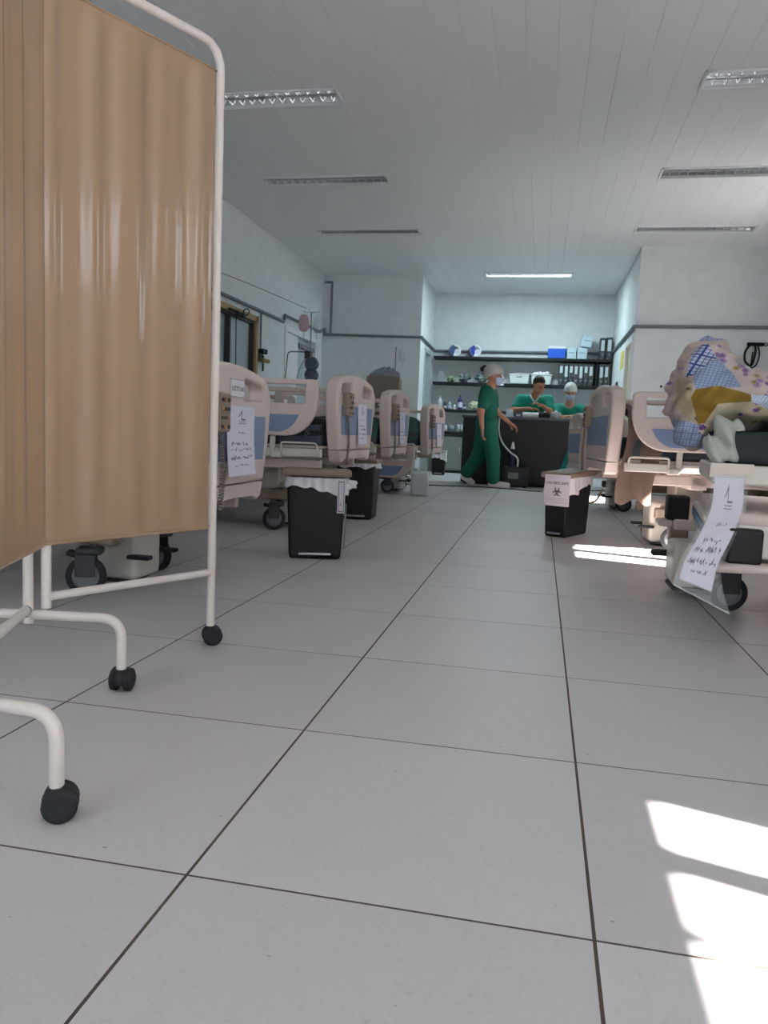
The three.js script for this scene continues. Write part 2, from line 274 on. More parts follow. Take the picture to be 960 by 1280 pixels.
// ---------------------------------------------------------------- folding privacy screen on castors
{
  const o = thing('privacy_screen', 'beige vinyl folding privacy screen in a cream tube frame on black castors', 'screen', [0, 0, 0]);
  const P = [-0.972, -2.222], B = [-1.208, -1.742], A = [-1.238, -1.712], D = [-1.021, -1.149], r = 0.0125;
  mesh('leaf_frame', bend([[P[0], 0.06, P[1]], [P[0], 1.765, P[1]], [B[0], 1.765, B[1]], [B[0], 0.2, B[1]]], r, 0.07, 14, 120), mat.paint, o);
  mesh('leaf_bar', rod([P[0], 0.228, P[1]], [B[0], 0.228, B[1]], 0.0115, 14), mat.paint, o);
  mesh('centre_frame', bend([[A[0], 0.165, A[1]], [A[0], 1.765, A[1]], [D[0], 1.765, D[1]], [D[0], 0.165, D[1]]], r, 0.07, 14, 120), mat.paint, o);
  mesh('centre_bar', rod([A[0], 0.2, A[1]], [D[0], 0.2, D[1]], 0.0115, 14), mat.paint, o);
  const C2 = [-1.004, -1.752], C3 = [-0.772, -1.14];
  for (const [q, c] of [[A, C2], [D, C3]]) {
    const ux = c[0] - q[0], uz = c[1] - q[1], b = [q[0] - ux, q[1] - uz];
    mesh('foot_tube', bend([[b[0], 0.058, b[1]], [b[0], 0.187, b[1]], [c[0], 0.187, c[1]], [c[0], 0.058, c[1]]], r, 0.055, 14, 90), mat.paint, o);
    caster(o, b[0], b[1], 0.8); caster(o, c[0], c[1], q === A ? 1.65 : 0.5);
  }
  caster(o, P[0], P[1], 0.55);
  for (const y of [0.9, 1.55]) mesh('hinge', merge(span(-0.016, 0.016, y - 0.02, y + 0.02, -0.008, 0.008, 0.004).rotateY(0.785).translate((A[0] + B[0]) / 2 - 0.006, 0, (A[1] + B[1]) / 2)), mat.steel, o);
  mesh('bolt', cyl(0.005, 0.005, 0.006).rotateX(Math.PI / 2).translate(A[0] + 0.004, 0.187, A[1] + 0.014), mat.darkGrey, o);
  mesh('end_clip', rod([A[0] + 0.006, 0.2, A[1] + 0.015], [A[0] + 0.01, 0.2, A[1] + 0.026], 0.0135, 12), mat.steel, o);
  // cloth: gathered folds that fade to the hem
  const cloth = (a, b, f, ph) => {
    const nu = 170, nv = 60, p = [], uv = [], idx = [], dx = b[0] - a[0], dz = b[1] - a[1], L = Math.hypot(dx, dz), nx = -dz / L, nz = dx / L;
    for (let j = 0; j <= nv; j++) for (let i = 0; i <= nu; i++) {
      const u = i / nu, v = j / nv, y = 0.366 + v * 1.332, edge = Math.min(1, Math.min(u, 1 - u) * 14);
      let w = 0; for (const [fr, am, pp, dr] of f) w += am * Math.sin(fr * u * 6.283 + pp + ph + dr * v) * (0.55 + 0.45 * v);
      w *= edge * Math.min(1, (1 - v) * 22) * Math.min(1, 0.35 + v * 6);
      const hem = j === 0 ? 0.004 : 0;
      p.push(a[0] + dx * u + nx * (w + hem), y, a[1] + dz * u + nz * (w + hem)); uv.push(u * L * 4, y * 4);
    }
    for (let j = 0; j < nv; j++) for (let i = 0; i < nu; i++) { const k = j * (nu + 1) + i; idx.push(k, k + 1, k + nu + 2, k, k + nu + 2, k + nu + 1); }
    const g = new THREE.BufferGeometry(); g.setAttribute('position', new THREE.Float32BufferAttribute(p, 3)); g.setAttribute('uv', new THREE.Float32BufferAttribute(uv, 2)); g.setIndex(idx); g.computeVertexNormals();
    const m = mesh('curtain', g, mat.vinyl, o);
    mesh('hem', rod([a[0], 0.368, a[1]], [b[0], 0.368, b[1]], 0.006, 10), mat.vinyl, m);
    mesh('hanging_cord', rod([a[0], 1.696, a[1]], [b[0], 1.696, b[1]], 0.0035, 6), mat.vinyl, m);
    return m;
  };
  const t1 = [(B[0] - P[0]) / 0.535, (B[1] - P[1]) / 0.535], S1 = [-1.199, -1.727]; // seam in front of the two hinge posts
  cloth(S1, [P[0] + t1[0] * 0.018, P[1] + t1[1] * 0.018], [[4.5, 0.0062, 0.4, 0.5], [8, 0.0022, 1.1, -0.6], [2, 0.006, 2.0, 0.3]], 0.3);
  cloth([D[0] + 0.022, D[1] - 0.014], S1, [[4, 0.005, 1.4, 0.4], [7, 0.002, 0.3, -0.5], [2, 0.006, 0.6, 0.2]], 1.1);
  mesh('hook', rod([P[0] - 0.004, 1.7, P[1]], [P[0] + t1[0] * 0.02, 1.69, P[1] + t1[1] * 0.02], 0.003, 6), mat.darkGrey, o);
  mesh('hook', rod([P[0], 0.372, P[1]], [P[0] + t1[0] * 0.02, 0.368, P[1] + t1[1] * 0.02], 0.004, 6), mat.steel, o);
}
function caster(parent, x, z, turn) { // twin-wheel furniture castor
  const g = merge(new THREE.SphereGeometry(0.0305, 20, 14, 0, Math.PI * 2, 0, Math.PI * 0.62).scale(1, 1, 0.78).translate(0.006, 0.031, 0), cyl(0.012, 0.012, 0.02, 0, 0.058, 0, 12));
  const hood = mesh('castor', g.rotateY(turn).translate(x, 0, z), mat.rubber, parent);
  for (const s of [-1, 1]) mesh('wheel', lathe([[0, -0.0085], [0.024, -0.0085], [0.0295, -0.005], [0.0295, 0.005], [0.024, 0.0085], [0.01, 0.0075], [0, 0.004]], 24).rotateX(Math.PI / 2).translate(0.006, 0.0297, s * 0.0175).rotateY(turn).translate(x, 0, z), mat.rubber, hood);
}

// ---------------------------------------------------------------- hospital beds
// own axes: foot end face at x = 0, head towards -x, width along z
function bedCaster(parent, x, z, turn) {
  const at = g => g.rotateY(turn).translate(x, 0, z);
  const fork = mesh('castor', at(merge(bx(0.1, 0.03, 0.07, 0.015, 0.175, 0, 0.012), bx(0.075, 0.1, 0.008, 0, 0.125, 0.026, 0.003), bx(0.075, 0.1, 0.008, 0, 0.125, -0.026, 0.003), cyl(0.016, 0.016, 0.05, 0.03, 0.205, 0))), mat.darkGrey, parent);
  mesh('wheel', at(lathe([[0.052, -0.014], [0.07, -0.016], [0.0755, -0.01], [0.0755, 0.01], [0.07, 0.016], [0.052, 0.014]], 32).rotateX(Math.PI / 2).translate(0, 0.0755, 0)), mat.rubber, fork);
  mesh('hub', at(lathe([[0, -0.015], [0.02, -0.016], [0.052, -0.012], [0.052, 0.012], [0.02, 0.016], [0, 0.015]], 28).rotateX(Math.PI / 2).translate(0, 0.0755, 0)), mat.grey, fork);
  mesh('pedal', at(bx(0.09, 0.022, 0.05, -0.065, 0.145, 0, 0.01).rotateZ(-0.25)), mat.rubber, fork);
}
function boardShape(k = 0) { // foot board outline in (z, y)
  const s = shapeOf([[-0.385, 0.553], [0.385, 0.553], [0.425, 0.65, 0.455, 0.8], [0.465, 0.87, 0.465, 0.9], [0.465, 0.98, 0.38, 1.01], [0.2, 1.047, 0, 1.047], [-0.2, 1.047, -0.38, 1.01], [-0.465, 0.98, -0.465, 0.9], [-0.465, 0.87, -0.455, 0.8], [-0.425, 0.65, -0.385, 0.553]]);
  for (const q of [-1, 1]) s.holes.push(shapeOf(q > 0 ? [[0.14, 0.905], [0.36, 0.905], [0.375, 0.905, 0.375, 0.92], [0.375, 0.94], [0.375, 0.97, 0.34, 0.977], [0.155, 0.993], [0.14, 0.993, 0.14, 0.978], [0.14, 0.905]] : [[-0.14, 0.905], [-0.14, 0.978], [-0.14, 0.993, -0.155, 0.993], [-0.34, 0.977], [-0.375, 0.97, -0.375, 0.94], [-0.375, 0.92], [-0.375, 0.905, -0.36, 0.905], [-0.14, 0.905]]));
  return s;
}
const footGeo = slab(boardShape(), 0.085, 0.016).rotateY(Math.PI / 2).translate(-0.085, 0, 0);
const footBase = slab(shapeOf([[-0.36, 0.485], [-0.32, 0.47], [-0.26, 0.49], [0.26, 0.49], [0.32, 0.47], [0.36, 0.485], [0.385, 0.549], [-0.385, 0.549]]), 0.08, 0.008).rotateY(Math.PI / 2).translate(-0.0825, 0, 0);
const footBlue = slab(shapeOf([[-0.36, 0.65], [0.36, 0.65], [0.385, 0.75, 0.385, 0.84], [-0.385, 0.84], [-0.385, 0.75, -0.36, 0.65]]), 0.008, 0.003).rotateY(Math.PI / 2).translate(-0.004, 0, 0);
const railShape = (() => { const s = shapeOf([[-0.32, 0.63], [-0.19, 0.64, -0.12, 0.74, -0.115, 0.86], [-0.115, 0.955], [-0.117, 0.985, -0.15, 0.985], [-0.92, 0.995], [-0.98, 0.995, -0.98, 0.94], [-0.98, 0.7], [-0.98, 0.63, -0.91, 0.63]]);
  s.holes.push(shapeOf([[-0.2, 0.835], [-0.195, 0.95], [-0.9, 0.955], [-0.9, 0.835]])); return s; })();
const railGeo = slab(railShape, 0.036, 0.01), railBlue = slab(shapeOf([[-0.36, 0.655], [-0.27, 0.67, -0.235, 0.765], [-0.86, 0.765], [-0.86, 0.655]]), 0.006, 0.002);
const keyGeo = bx(0.006, 0.014, 0.018, 0, 0, 0, 0.002);
function sideRail(parent, side, head, drop, tilt) {
  const g = new THREE.Group(); // only to bake the placement into the geometry
  const place = (geo, dz) => { const c = geo.clone(); if (head) c.scale(-1, 1, 1).translate(-2.12, 0, 0); c.translate(0, -drop, side > 0 ? 0.482 + dz : -0.518 - dz);
    if (tilt) c.translate(1.02, -0.6, 0).rotateZ(-tilt).translate(-1.02, 0.6, 0); if (head) { const p = plain(c); flip(p); return p; } return c; };
  const r = mesh('side_rail', place(railGeo, 0), mat.cream, parent);
  mesh('blue_inset', place(railBlue, side > 0 ? 0.034 : 0.004), mat.blueInset, r);
  if (!tilt) for (const x of head ? [-1.3, -1.8] : [-0.42, -0.75]) mesh('rail_arm', merge(bx(0.035, 0.16, 0.02, x, 0.59 - drop * 0.6, side * 0.475, 0.006), bx(0.07, 0.04, 0.05, x + 0.03, 0.51, side * 0.47, 0.01)), mat.creamLight, r);
}
function flip(g) { const p = g.attributes.position, n = g.attributes.normal; for (let i = 0; i < p.count; i += 3) for (const a of [p, n]) { const t = [a.getX(i), a.getY(i), a.getZ(i)]; a.setXYZ(i, a.getX(i + 1), a.getY(i + 1), a.getZ(i + 1)); a.setXYZ(i + 1, ...t); } }
function coil(pts, R, pitch) { // coiled cord along a polyline
  const c = new THREE.CatmullRomCurve3(pts.map(p => V(...p))), L = c.getLength(), n = Math.round(L / pitch), q = [];
  for (let i = 0; i <= n * 6; i++) { const t = i / (n * 6), p = c.getPointAt(t), a = i / 6 * Math.PI * 2; q.push(V(p.x + R * Math.cos(a), p.y, p.z + R * Math.sin(a))); }
  return new THREE.TubeGeometry(new THREE.CatmullRomCurve3(q), n * 8, 0.003, 5);
}
function makeBed(label, [x, z], turn, { nearSide = 1, drop = 0, back = 0, panel = 1, panelZ = 0.3, cord = 'straight', low = 0 } = {}) {
  const o = thing('hospital_bed', label, 'bed', [x, -low, z], turn);
  const up = low; // keep wheels on the floor when the deck is lowered
  mesh('footboard', footGeo, mat.cream, o);
  const fb = o.children[0]; mesh('lower_edge', footBase, mat.cream, fb); mesh('blue_panel', footBlue, mat.blueInset, fb);
  const hb = mesh('headboard', footGeo.clone().translate(-2.1, 0, 0), mat.cream, o); mesh('lower_edge', footBase.clone().translate(-2.1, 0, 0), mat.cream, hb);
  for (const s of [-1, 1]) { sideRail(o, s, false, s === nearSide ? drop : 0, 0); sideRail(o, s, true, 0, back); }
  // deck, mattress, lift columns, chassis
  mesh('deck_beam', span(-2.08, -0.1, 0.5, 0.555, 0.43, 0.47, 0.008), mat.creamLight, o); mesh('deck_beam', span(-2.08, -0.1, 0.5, 0.555, -0.43, -0.47, 0.008), mat.creamLight, o);
  mesh('deck_panel', span(-2.08, -0.1, 0.555, 0.575, -0.45, 0.45, 0.006), mat.cream, o);
  mesh('lower_beam', span(-1.95, -0.12, 0.42, 0.485, 0.36, 0.4, 0.008), mat.cream, o); mesh('lower_beam', span(-1.95, -0.12, 0.42, 0.485, -0.36, -0.4, 0.008), mat.cream, o);
  mesh('cross_beam', span(-0.62, -0.52, 0.4, 0.5, -0.4, 0.4, 0.008), mat.cream, o); mesh('cross_beam', span(-1.6, -1.5, 0.4, 0.5, -0.4, 0.4, 0.008), mat.cream, o);
  for (const s of [-1, 1]) mesh('grab_handle', bend([[-0.12, 0.53, s * 0.48], [-0.12, 0.59, s * 0.49], [-0.36, 0.59, s * 0.49], [-0.36, 0.53, s * 0.48]], 0.007, 0.02, 8, 30), mat.creamLight, o);
  const tip = back ? -1.02 : -2.05;
  mesh('mattress', span(tip, -0.11, 0.575, 0.71, -0.44, 0.44, 0.03, 3), M(0x3f4650, 0.6), o);
  if (back) mesh('back_section', merge(bx(1.0, 0.13, 0.88, -0.5, 0.075, 0, 0.03), bx(0.98, 0.02, 0.9, -0.49, 0, 0, 0.005)).rotateZ(-back).translate(-1.02, 0.575, 0), M(0x3f4650, 0.6), o);
  for (const q of [-0.6, -1.55]) mesh('lift_column', merge(span(q - 0.09, q + 0.09, 0.2 + up, 0.42, -0.11, 0.11, 0.015), span(q - 0.07, q + 0.07, 0.38, 0.5, -0.09, 0.09, 0.01)), mat.creamLight, o);
  mesh('chassis', merge(span(-1.85, -0.35, 0.2 + up, 0.27 + up, 0.24, 0.3, 0.012), span(-1.85, -0.35, 0.2 + up, 0.27 + up, -0.24, -0.3, 0.012), span(-0.52, -0.42, 0.2 + up, 0.27 + up, -0.3, 0.3, 0.012), span(-1.8, -1.7, 0.2 + up, 0.27 + up, -0.3, 0.3, 0.012)), mat.tan, o);
  const sh = mesh('base_shroud', span(-0.58, -0.36, 0.03 + up, 0.3 + up, -0.11, 0.11, 0.025, 3), mat.creamLight, o); mesh('shroud_foot', span(-0.54, -0.4, 0.012 + up, 0.032 + up, -0.08, 0.08, 0.005), mat.darkGrey, sh);
  for (const s of [-1, 1]) mesh('pedal', bx(0.1, 0.018, 0.045, -0.34, 0.13 + up, s * 0.115, 0.008).rotateZ(0.0), mat.rubber, o);
  const wheels = new THREE.Group();
  for (const [wx, wz, t] of [[-0.47, 0.29, 0.35], [-0.47, -0.29, -0.3], [-1.75, 0.29, 0.5], [-1.75, -0.29, 0.2]]) { const k = o.children.length; bedCaster(o, wx, wz, t); if (up) { o.children[k].position.y = up; } }
  // nurse control unit hooked on the board
  if (panel) {
    const p = panel, pz = panelZ, c = mesh('control_unit', bx(0.045, 0.15, 0.11, 0.022, 0.845, p * pz, 0.01), mat.tan, o);
    for (let i = 0; i < 4; i++) for (let j = 0; j < 3; j++) mesh('key', keyGeo.clone().translate(0.046, 0.79 + i * 0.034, p * pz - 0.03 + j * 0.03), [mat.darkGrey, M(0xb07a4a, 0.6), mat.darkGrey][(i + j) % 3], c);
    if (cord === 'straight') mesh('cord', coil([[0.012, 0.77, p * pz - 0.03], [0.02, 0.6, p * pz - 0.04], [0.015, 0.46, p * pz - 0.03]], 0.009, 0.011), M(0x8a7f78, 0.6), c);
    else mesh('cord', merge(coil([[0.03, 0.77, p * 0.33], [0.035, 0.6, p * 0.34], [0.03, 0.5, p * 0.34]], 0.009, 0.011), tube([[0.03, 0.5, p * 0.34], [0.02, 0.3, p * 0.36], [-0.02, 0.23, p * 0.4], [-0.1, 0.24, p * 0.46], [-0.15, 0.33, p * 0.46]], 0.0075, 8, 8)), mat.tan, c);
  }
  return o;
}
const bed1 = makeBed('cream hospital bed with numbered plate and taped notice, beside the folding screen', [-1.235, -3.0], 0, { panelZ: 0.17, low: 0.115 });
const bed2 = makeBed('cream hospital bed with dark floral blanket, head end raised, between the two black bins', [-1.235, -5.2], -0.04, { back: 0.5 });
const bed3 = makeBed('cream hospital bed with teal blanket, standing behind the second black bin', [-1.225, -6.78], -0.02, {});
const bed4 = makeBed('cream hospital bed with its side rail lowered, next to the white plastic tub', [-1.175, -8.87], -0.09, { drop: 0.42, low: 0.03 });
const bed6 = makeBed('cream hospital bed with brown blanket trailing over its foot, behind the biohazard bin', [0.365, -5.42], Math.PI + 0.1, { nearSide: -1, panel: 1, cord: 'loop' });
const bed7 = makeBed('cream hospital bed half hidden behind the brown-blanket bed, nearest the counter', [0.33, -8.1], Math.PI + 0.1, { nearSide: -1, panel: 0, low: 0.1 });

// number plate of the first bed
{
  const t = canvasTexture(256, 160, (c, w, h) => { c.fillStyle = '#d7d3d8'; c.fillRect(0, 0, w, h); c.strokeStyle = '#5a5560'; c.lineWidth = 4; c.strokeRect(6, 6, w - 12, h - 12); c.fillStyle = '#2a2730'; c.font = 'bold 58px sans-serif'; c.textAlign = 'center'; c.textBaseline = 'middle'; c.fillText('LEITO 04', w / 2, h / 2 + 4, w - 36); });
  mesh('number_plate', new THREE.BoxGeometry(0.15, 0.075, 0.003).rotateY(Math.PI / 2).translate(0.003, 0.948, -0.045), [mat.white, mat.white, mat.white, mat.white, M(0xffffff, 0.6, { map: t }), mat.white], bed1);
}
// notices: printed letterhead with illegible handwriting
function noticeTexture(s0) {
  let s = s0; const R = () => { s = (s * 1664525 + 1013904223) >>> 0; return s / 4294967296; };
  return canvasTexture(300, 420, (c, w, h) => {
    c.fillStyle = '#d9d6e2'; c.fillRect(0, 0, w, h);
    c.strokeStyle = '#54525f'; c.lineWidth = 7; c.beginPath(); c.moveTo(120, 70); c.lineTo(150, 34); c.lineTo(150, 84); c.lineTo(196, 84); c.stroke(); // triangular emblem
    c.lineWidth = 3; for (const y of [96, 108]) { c.beginPath(); for (let x = 122; x < 205; x += 6) c.lineTo(x, y + (R() - 0.5) * 5); c.stroke(); }
    const hand = (y, x0, x1, a, lw) => { c.lineWidth = lw; c.strokeStyle = '#4a4a66'; c.beginPath(); for (let x = x0; x < x1; x += 5) { if (R() < 0.16) { c.moveTo(x + 8, y); x += 8; } else c.lineTo(x, y + (R() - 0.5) * a); } c.stroke(); };
    hand(165, 110, 205, 16, 4); hand(228, 50, 225, 22, 5); hand(262, 30, 270, 24, 5); hand(310, 30, 280, 26, 5); hand(356, 80, 230, 18, 3.5);
    c.strokeStyle = '#8d8a98'; c.lineWidth = 1.5; c.strokeRect(3, 3, w - 6, h - 6);
  });
}
function sheetGeo(w, h, curl, tilt) { // paper hanging on a board, facing +x, lower edge lifting away
  const g = new THREE.PlaneGeometry(w, h, 4, 10), p = g.attributes.position;
  for (let i = 0; i < p.count; i++) { const v = 0.5 - p.getY(i) / h; p.setXYZ(i, p.getX(i) + tilt * v, p.getY(i), 0.002 + curl * v * v); }
  g.rotateY(Math.PI / 2); g.computeVertexNormals(); return g;
}
function notice(bed, y, z, w, h, curl, tilt, label, s) {
  const m = mesh('notice_sheet', sheetGeo(w, h, curl, tilt), M(0xffffff, 0.85, { map: noticeTexture(s) }));
  bed.updateMatrixWorld(); m.position.copy(bed.localToWorld(V(0.006, y, z))); m.rotation.y = bed.rotation.y;
  return tag(m, label, 'notice', 'notices on the bed ends');
}
notice(bed1, 0.735, -0.09, 0.3, 0.29, 0.03, -0.05, 'white handwritten notice taped below the numbered plate on the first left bed', 3);
notice(bed2, 0.725, -0.1, 0.23, 0.28, 0.012, 0, 'white handwritten notice on the foot of the floral-blanket bed', 11);
notice(bed3, 0.72, -0.08, 0.24, 0.28, 0.012, 0, 'white handwritten notice on the foot of the teal-blanket bed', 23);
notice(bed4, 0.7, -0.12, 0.24, 0.26, 0.012, 0, 'white handwritten notice on the foot of the bed with lowered rail', 41);

// bedding
function blanket(bed, x0, x1, y, top, material, label, category, s, over = 0.0) {
  const nx = 46, nz = 34, p = [], uv = [], idx = [], n = (a, b) => Math.sin(a * 7 + s) * Math.cos(b * 9 + s * 2) * 0.5 + Math.sin(a * 17 + b * 13 + s) * 0.3 + Math.cos(a * 29 - b * 23) * 0.15;
  for (let j = 0; j <= nz; j++) for (let i = 0; i <= nx; i++) {
    const u = i / nx, v = j / nz, X = x0 + (x1 - x0) * u, b = v * 2 - 1, edge = Math.max(0, Math.abs(b) - 0.82) / 0.18;
    const hump = top * Math.exp(-b * b * 3.2) * (0.55 + 0.45 * Math.sin(u * 5 + s)) * Math.sin(Math.min(1, u * 6, (1 - u) * 6) * Math.PI / 2);
    p.push(X, y + 0.012 + hump + 0.018 * (1 + n(X, b * 0.44)) - edge * edge * (0.1 + over), b * 0.455); uv.push(X * 2, b * 0.9);
  }
  for (let j = 0; j < nz; j++) for (let i = 0; i < nx; i++) { const k = j * (nx + 1) + i; idx.push(k, k + nx + 1, k + nx + 2, k, k + nx + 2, k + 1); }
  const g = new THREE.BufferGeometry(); g.setAttribute('position', new THREE.Float32BufferAttribute(p, 3)); g.setAttribute('uv', new THREE.Float32BufferAttribute(uv, 2)); g.setIndex(idx); g.computeVertexNormals();
  const m = mesh('blanket', g, material); m.position.copy(bed.position); m.rotation.y = bed.rotation.y; return tag(m, label, category);
}
const floralDark = M(0xffffff, 0.9, { map: canvasTexture(512, 512, (c, w, h) => { c.fillStyle = '#17191f'; c.fillRect(0, 0, w, h); for (let i = 0; i < 80; i++) { const x = rr(0, w), y = rr(0, h), r = rr(7, 20); c.fillStyle = `rgba(${rr(110, 170)},${rr(115, 175)},${rr(120, 180)},0.7)`; for (let k = 0; k < 5; k++) { c.beginPath(); c.ellipse(x + Math.cos(k * 1.26) * r * 0.7, y + Math.sin(k * 1.26) * r * 0.7, r * 0.4, r * 0.28, k * 1.26, 0, 7); c.fill(); } } }) });
blanket(bed2, -1.0, -0.1, 0.71, 0.13, floralDark, 'dark blanket with pale flowers spread over a left hospital bed', 'blanket', 1.2);
blanket(bed3, -1.4, -0.1, 0.71, 0.12, M(0x3d6663, 0.9), 'teal blanket bunched on the hospital bed behind the second bin', 'blanket', 2.2);
blanket(bed4, -1.5, -0.1, 0.71, 0.16, M(0x2f5a50, 0.9), 'dark green blanket on the bed with its rail lowered', 'blanket', 3.4);
blanket(bed1, -1.7, -0.12, 0.71, 0.1, M(0xb9bcc0, 0.9), 'pale grey sheet over the bed beside the folding screen', 'blanket', 4.1);
blanket(bed6, -1.7, -0.5, 0.71, 0.12, floralDark, 'dark floral cover on the bed behind the biohazard bin', 'blanket', 5.3);
blanket(bed7, -1.7, -0.12, 0.71, 0.1, M(0x9aa0a0, 0.9), 'grey sheet on the bed nearest the counter', 'blanket', 6.3);
{ // brown blanket trailing between foot board and rail
  const nu = 40, nv = 44, p = [], uv = [], idx = [];
  for (let j = 0; j <= nv; j++) for (let i = 0; i <= nu; i++) {
    const u = i / nu, v = j / nv, s = v * 1.15, w = 0.022 * Math.sin(u * 6 + v * 4) + 0.01 * Math.sin(u * 13 - v * 9);
    let X = -0.1 - (0.32 - 0.1 * Math.min(1, v * 1.6)) * u + 0.012 * Math.sin(v * 9), y, z; // runs from the bed surface down the near side
    if (s < 0.45) { z = -0.02 + s * 1.02; y = 0.79 + 0.07 * Math.sin(u * 4 + 1) * (1 - u) + w + 0.05 * Math.sin(s * 7); } else { z = 0.44 + w * 0.6 + 0.01; y = 0.8 - (s - 0.45) * 0.7 - 0.02 * Math.sin(u * 9); X += 0.05 * (s - 0.45); }
    p.push(X, y, -z); uv.push(u, v);
  }
  for (let j = 0; j < nv; j++) for (let i = 0; i < nu; i++) { const k = j * (nu + 1) + i; idx.push(k, k + 1, k + nu + 2, k, k + nu + 2, k + nu + 1); }
  const g = new THREE.BufferGeometry(); g.setAttribute('position', new THREE.Float32BufferAttribute(p, 3)); g.setAttribute('uv', new THREE.Float32BufferAttribute(uv, 2)); g.setIndex(idx); g.computeVertexNormals();
  const m = mesh('trailing_blanket', g, M(0x735d52, 0.9)); m.position.copy(bed6.position); m.rotation.y = bed6.rotation.y; tag(m, 'brown blanket trailing down between foot board and side rail behind the biohazard bin', 'blanket');
}

// ---------------------------------------------------------------- low bed at the right edge, without foot board, bumpers at its corners
{
  const o = thing('hospital_bed', 'low cream bed without a foot board, black corner bumpers and a patchwork bundle on top', 'bed', [0, 0, 0]);
  const turn = 0.14, fx = 0.6, fz = -2.92; // near corner of the deck
  const put = g => g.rotateY(-turn).translate(fx, 0, fz); // own axes: x to the head, -z across the bed
  mesh('deck', put(span(0, 2.1, 0.545, 0.615, 0, -0.95, 0.012)), mat.creamLight, o);
  mesh('mattress', put(span(0.03, 2.05, 0.615, 0.735, -0.02, -0.93, 0.035, 3)), M(0x1f2a2e, 0.8), o);
  mesh('chassis_deck', put(span(0.02, 2.0, 0.4, 0.455, 0.1, -1.0, 0.012)), mat.cream, o);
  const eb = mesh('end_bar', put(span(-0.01, 0.05, 0.31, 0.42, 0.1, -0.96, 0.014)), mat.creamLight, o); mesh('blue_stripe', put(span(-0.014, -0.008, 0.355, 0.395, 0.1, -0.96)), M(0x3f6f92, 0.5), eb);
  const sb = mesh('side_bar', put(span(0.02, 2.0, 0.31, 0.42, 0.15, 0.1, 0.014)), mat.creamLight, o);
  mesh('lift_column', put(span(0.45, 0.7, 0.12, 0.55, -0.3, -0.6, 0.03)), mat.cream, o); mesh('lift_column', put(span(1.5, 1.7, 0.12, 0.55, -0.35, -0.55, 0.03)), mat.cream, o);
  // corner bumpers standing on rounded tongues
  for (const [x, y, z, w] of [[0.682, 0.352, -2.78, 0.112], [0.662, 0.377, -3.93, 0.1]]) {
    const b = mesh('corner_bumper', bx(w, 0.118, w, x, y, z, 0.012), mat.black, o);
    mesh('bumper_tongue', merge(bx(w + 0.07, 0.032, w + 0.03, x - 0.005, y - 0.074, z, 0.016, 3)), mat.cream, b);
  }
  mesh('bumper_arm', bx(0.22, 0.05, 0.07, 0.75, 0.3, -3.88, 0.012), mat.cream, o);
  mesh('corner_post', bx(0.08, 0.2, 0.08, 0.67, 0.22, -3.9, 0.012), mat.tan, o);
  const sh = mesh('base_shroud', bx(0.2, 0.2, 0.24, 0.71, 0.145, -3.72, 0.03, 3), mat.creamLight, o); mesh('shroud_foot', bx(0.19, 0.018, 0.2, 0.71, 0.036, -3.72, 0.006), mat.darkGrey, sh);
  mesh('pedal', bx(0.1, 0.03, 0.05, 0.6, 0.16, -3.88, 0.013).rotateZ(0), mat.rubber, o);
  mesh('pedal', bx(0.09, 0.035, 0.05, 0.715, 0.135, -3.53, 0.014), mat.rubber, o); mesh('pedal_rod', rod([0.74, 0.14, -3.55], [0.82, 0.2, -3.6], 0.006), mat.darkGrey, o);
  mesh('axle_block', bx(0.1, 0.16, 0.12, 0.8, 0.17, -3.52, 0.015), mat.tan, o);
  bedCaster(o, 0.8, -3.4, 0.15); bedCaster(o, 0.85, -4.0, -0.2); bedCaster(o, 2.2, -3.2, 0.4); bedCaster(o, 2.3, -3.9, 0.1);
  mesh('chassis', merge(bx(1.6, 0.06, 0.06, 1.55, 0.24, -3.4, 0.01), bx(1.6, 0.06, 0.06, 1.6, 0.24, -3.95, 0.01)), mat.tan, o);
  mesh('headboard', footGeo.clone().scale(1, 0.95, 1).rotateY(Math.PI - turn).translate(2.72, 0, -3.1), mat.cream, o);
}
{
  const o = thing('supply_box', 'small carton with red print lying under the deck of the low bed', 'box', [0.98, 0.456, -3.12], -0.14); mesh('body', bx(0.2, 0.07, 0.12, 0, 0.035, 0, 0.004), M(0xb7a793, 0.7), o);
  mesh('print_label', new THREE.PlaneGeometry(0.15, 0.055).translate(0.01, 0.035, 0.0605), M(0xffffff, 0.7, { map: canvasTexture(128, 64, (c, w, h) => { c.fillStyle = '#c4c0b8'; c.fillRect(0, 0, w, h); c.fillStyle = '#8d2a34'; c.beginPath(); c.arc(24, 30, 13, 0, 7); c.arc(104, 42, 15, 0, 7); c.fill(); c.fillStyle = '#6f8a6a'; c.fillRect(46, 16, 30, 34); }) }), o);
}
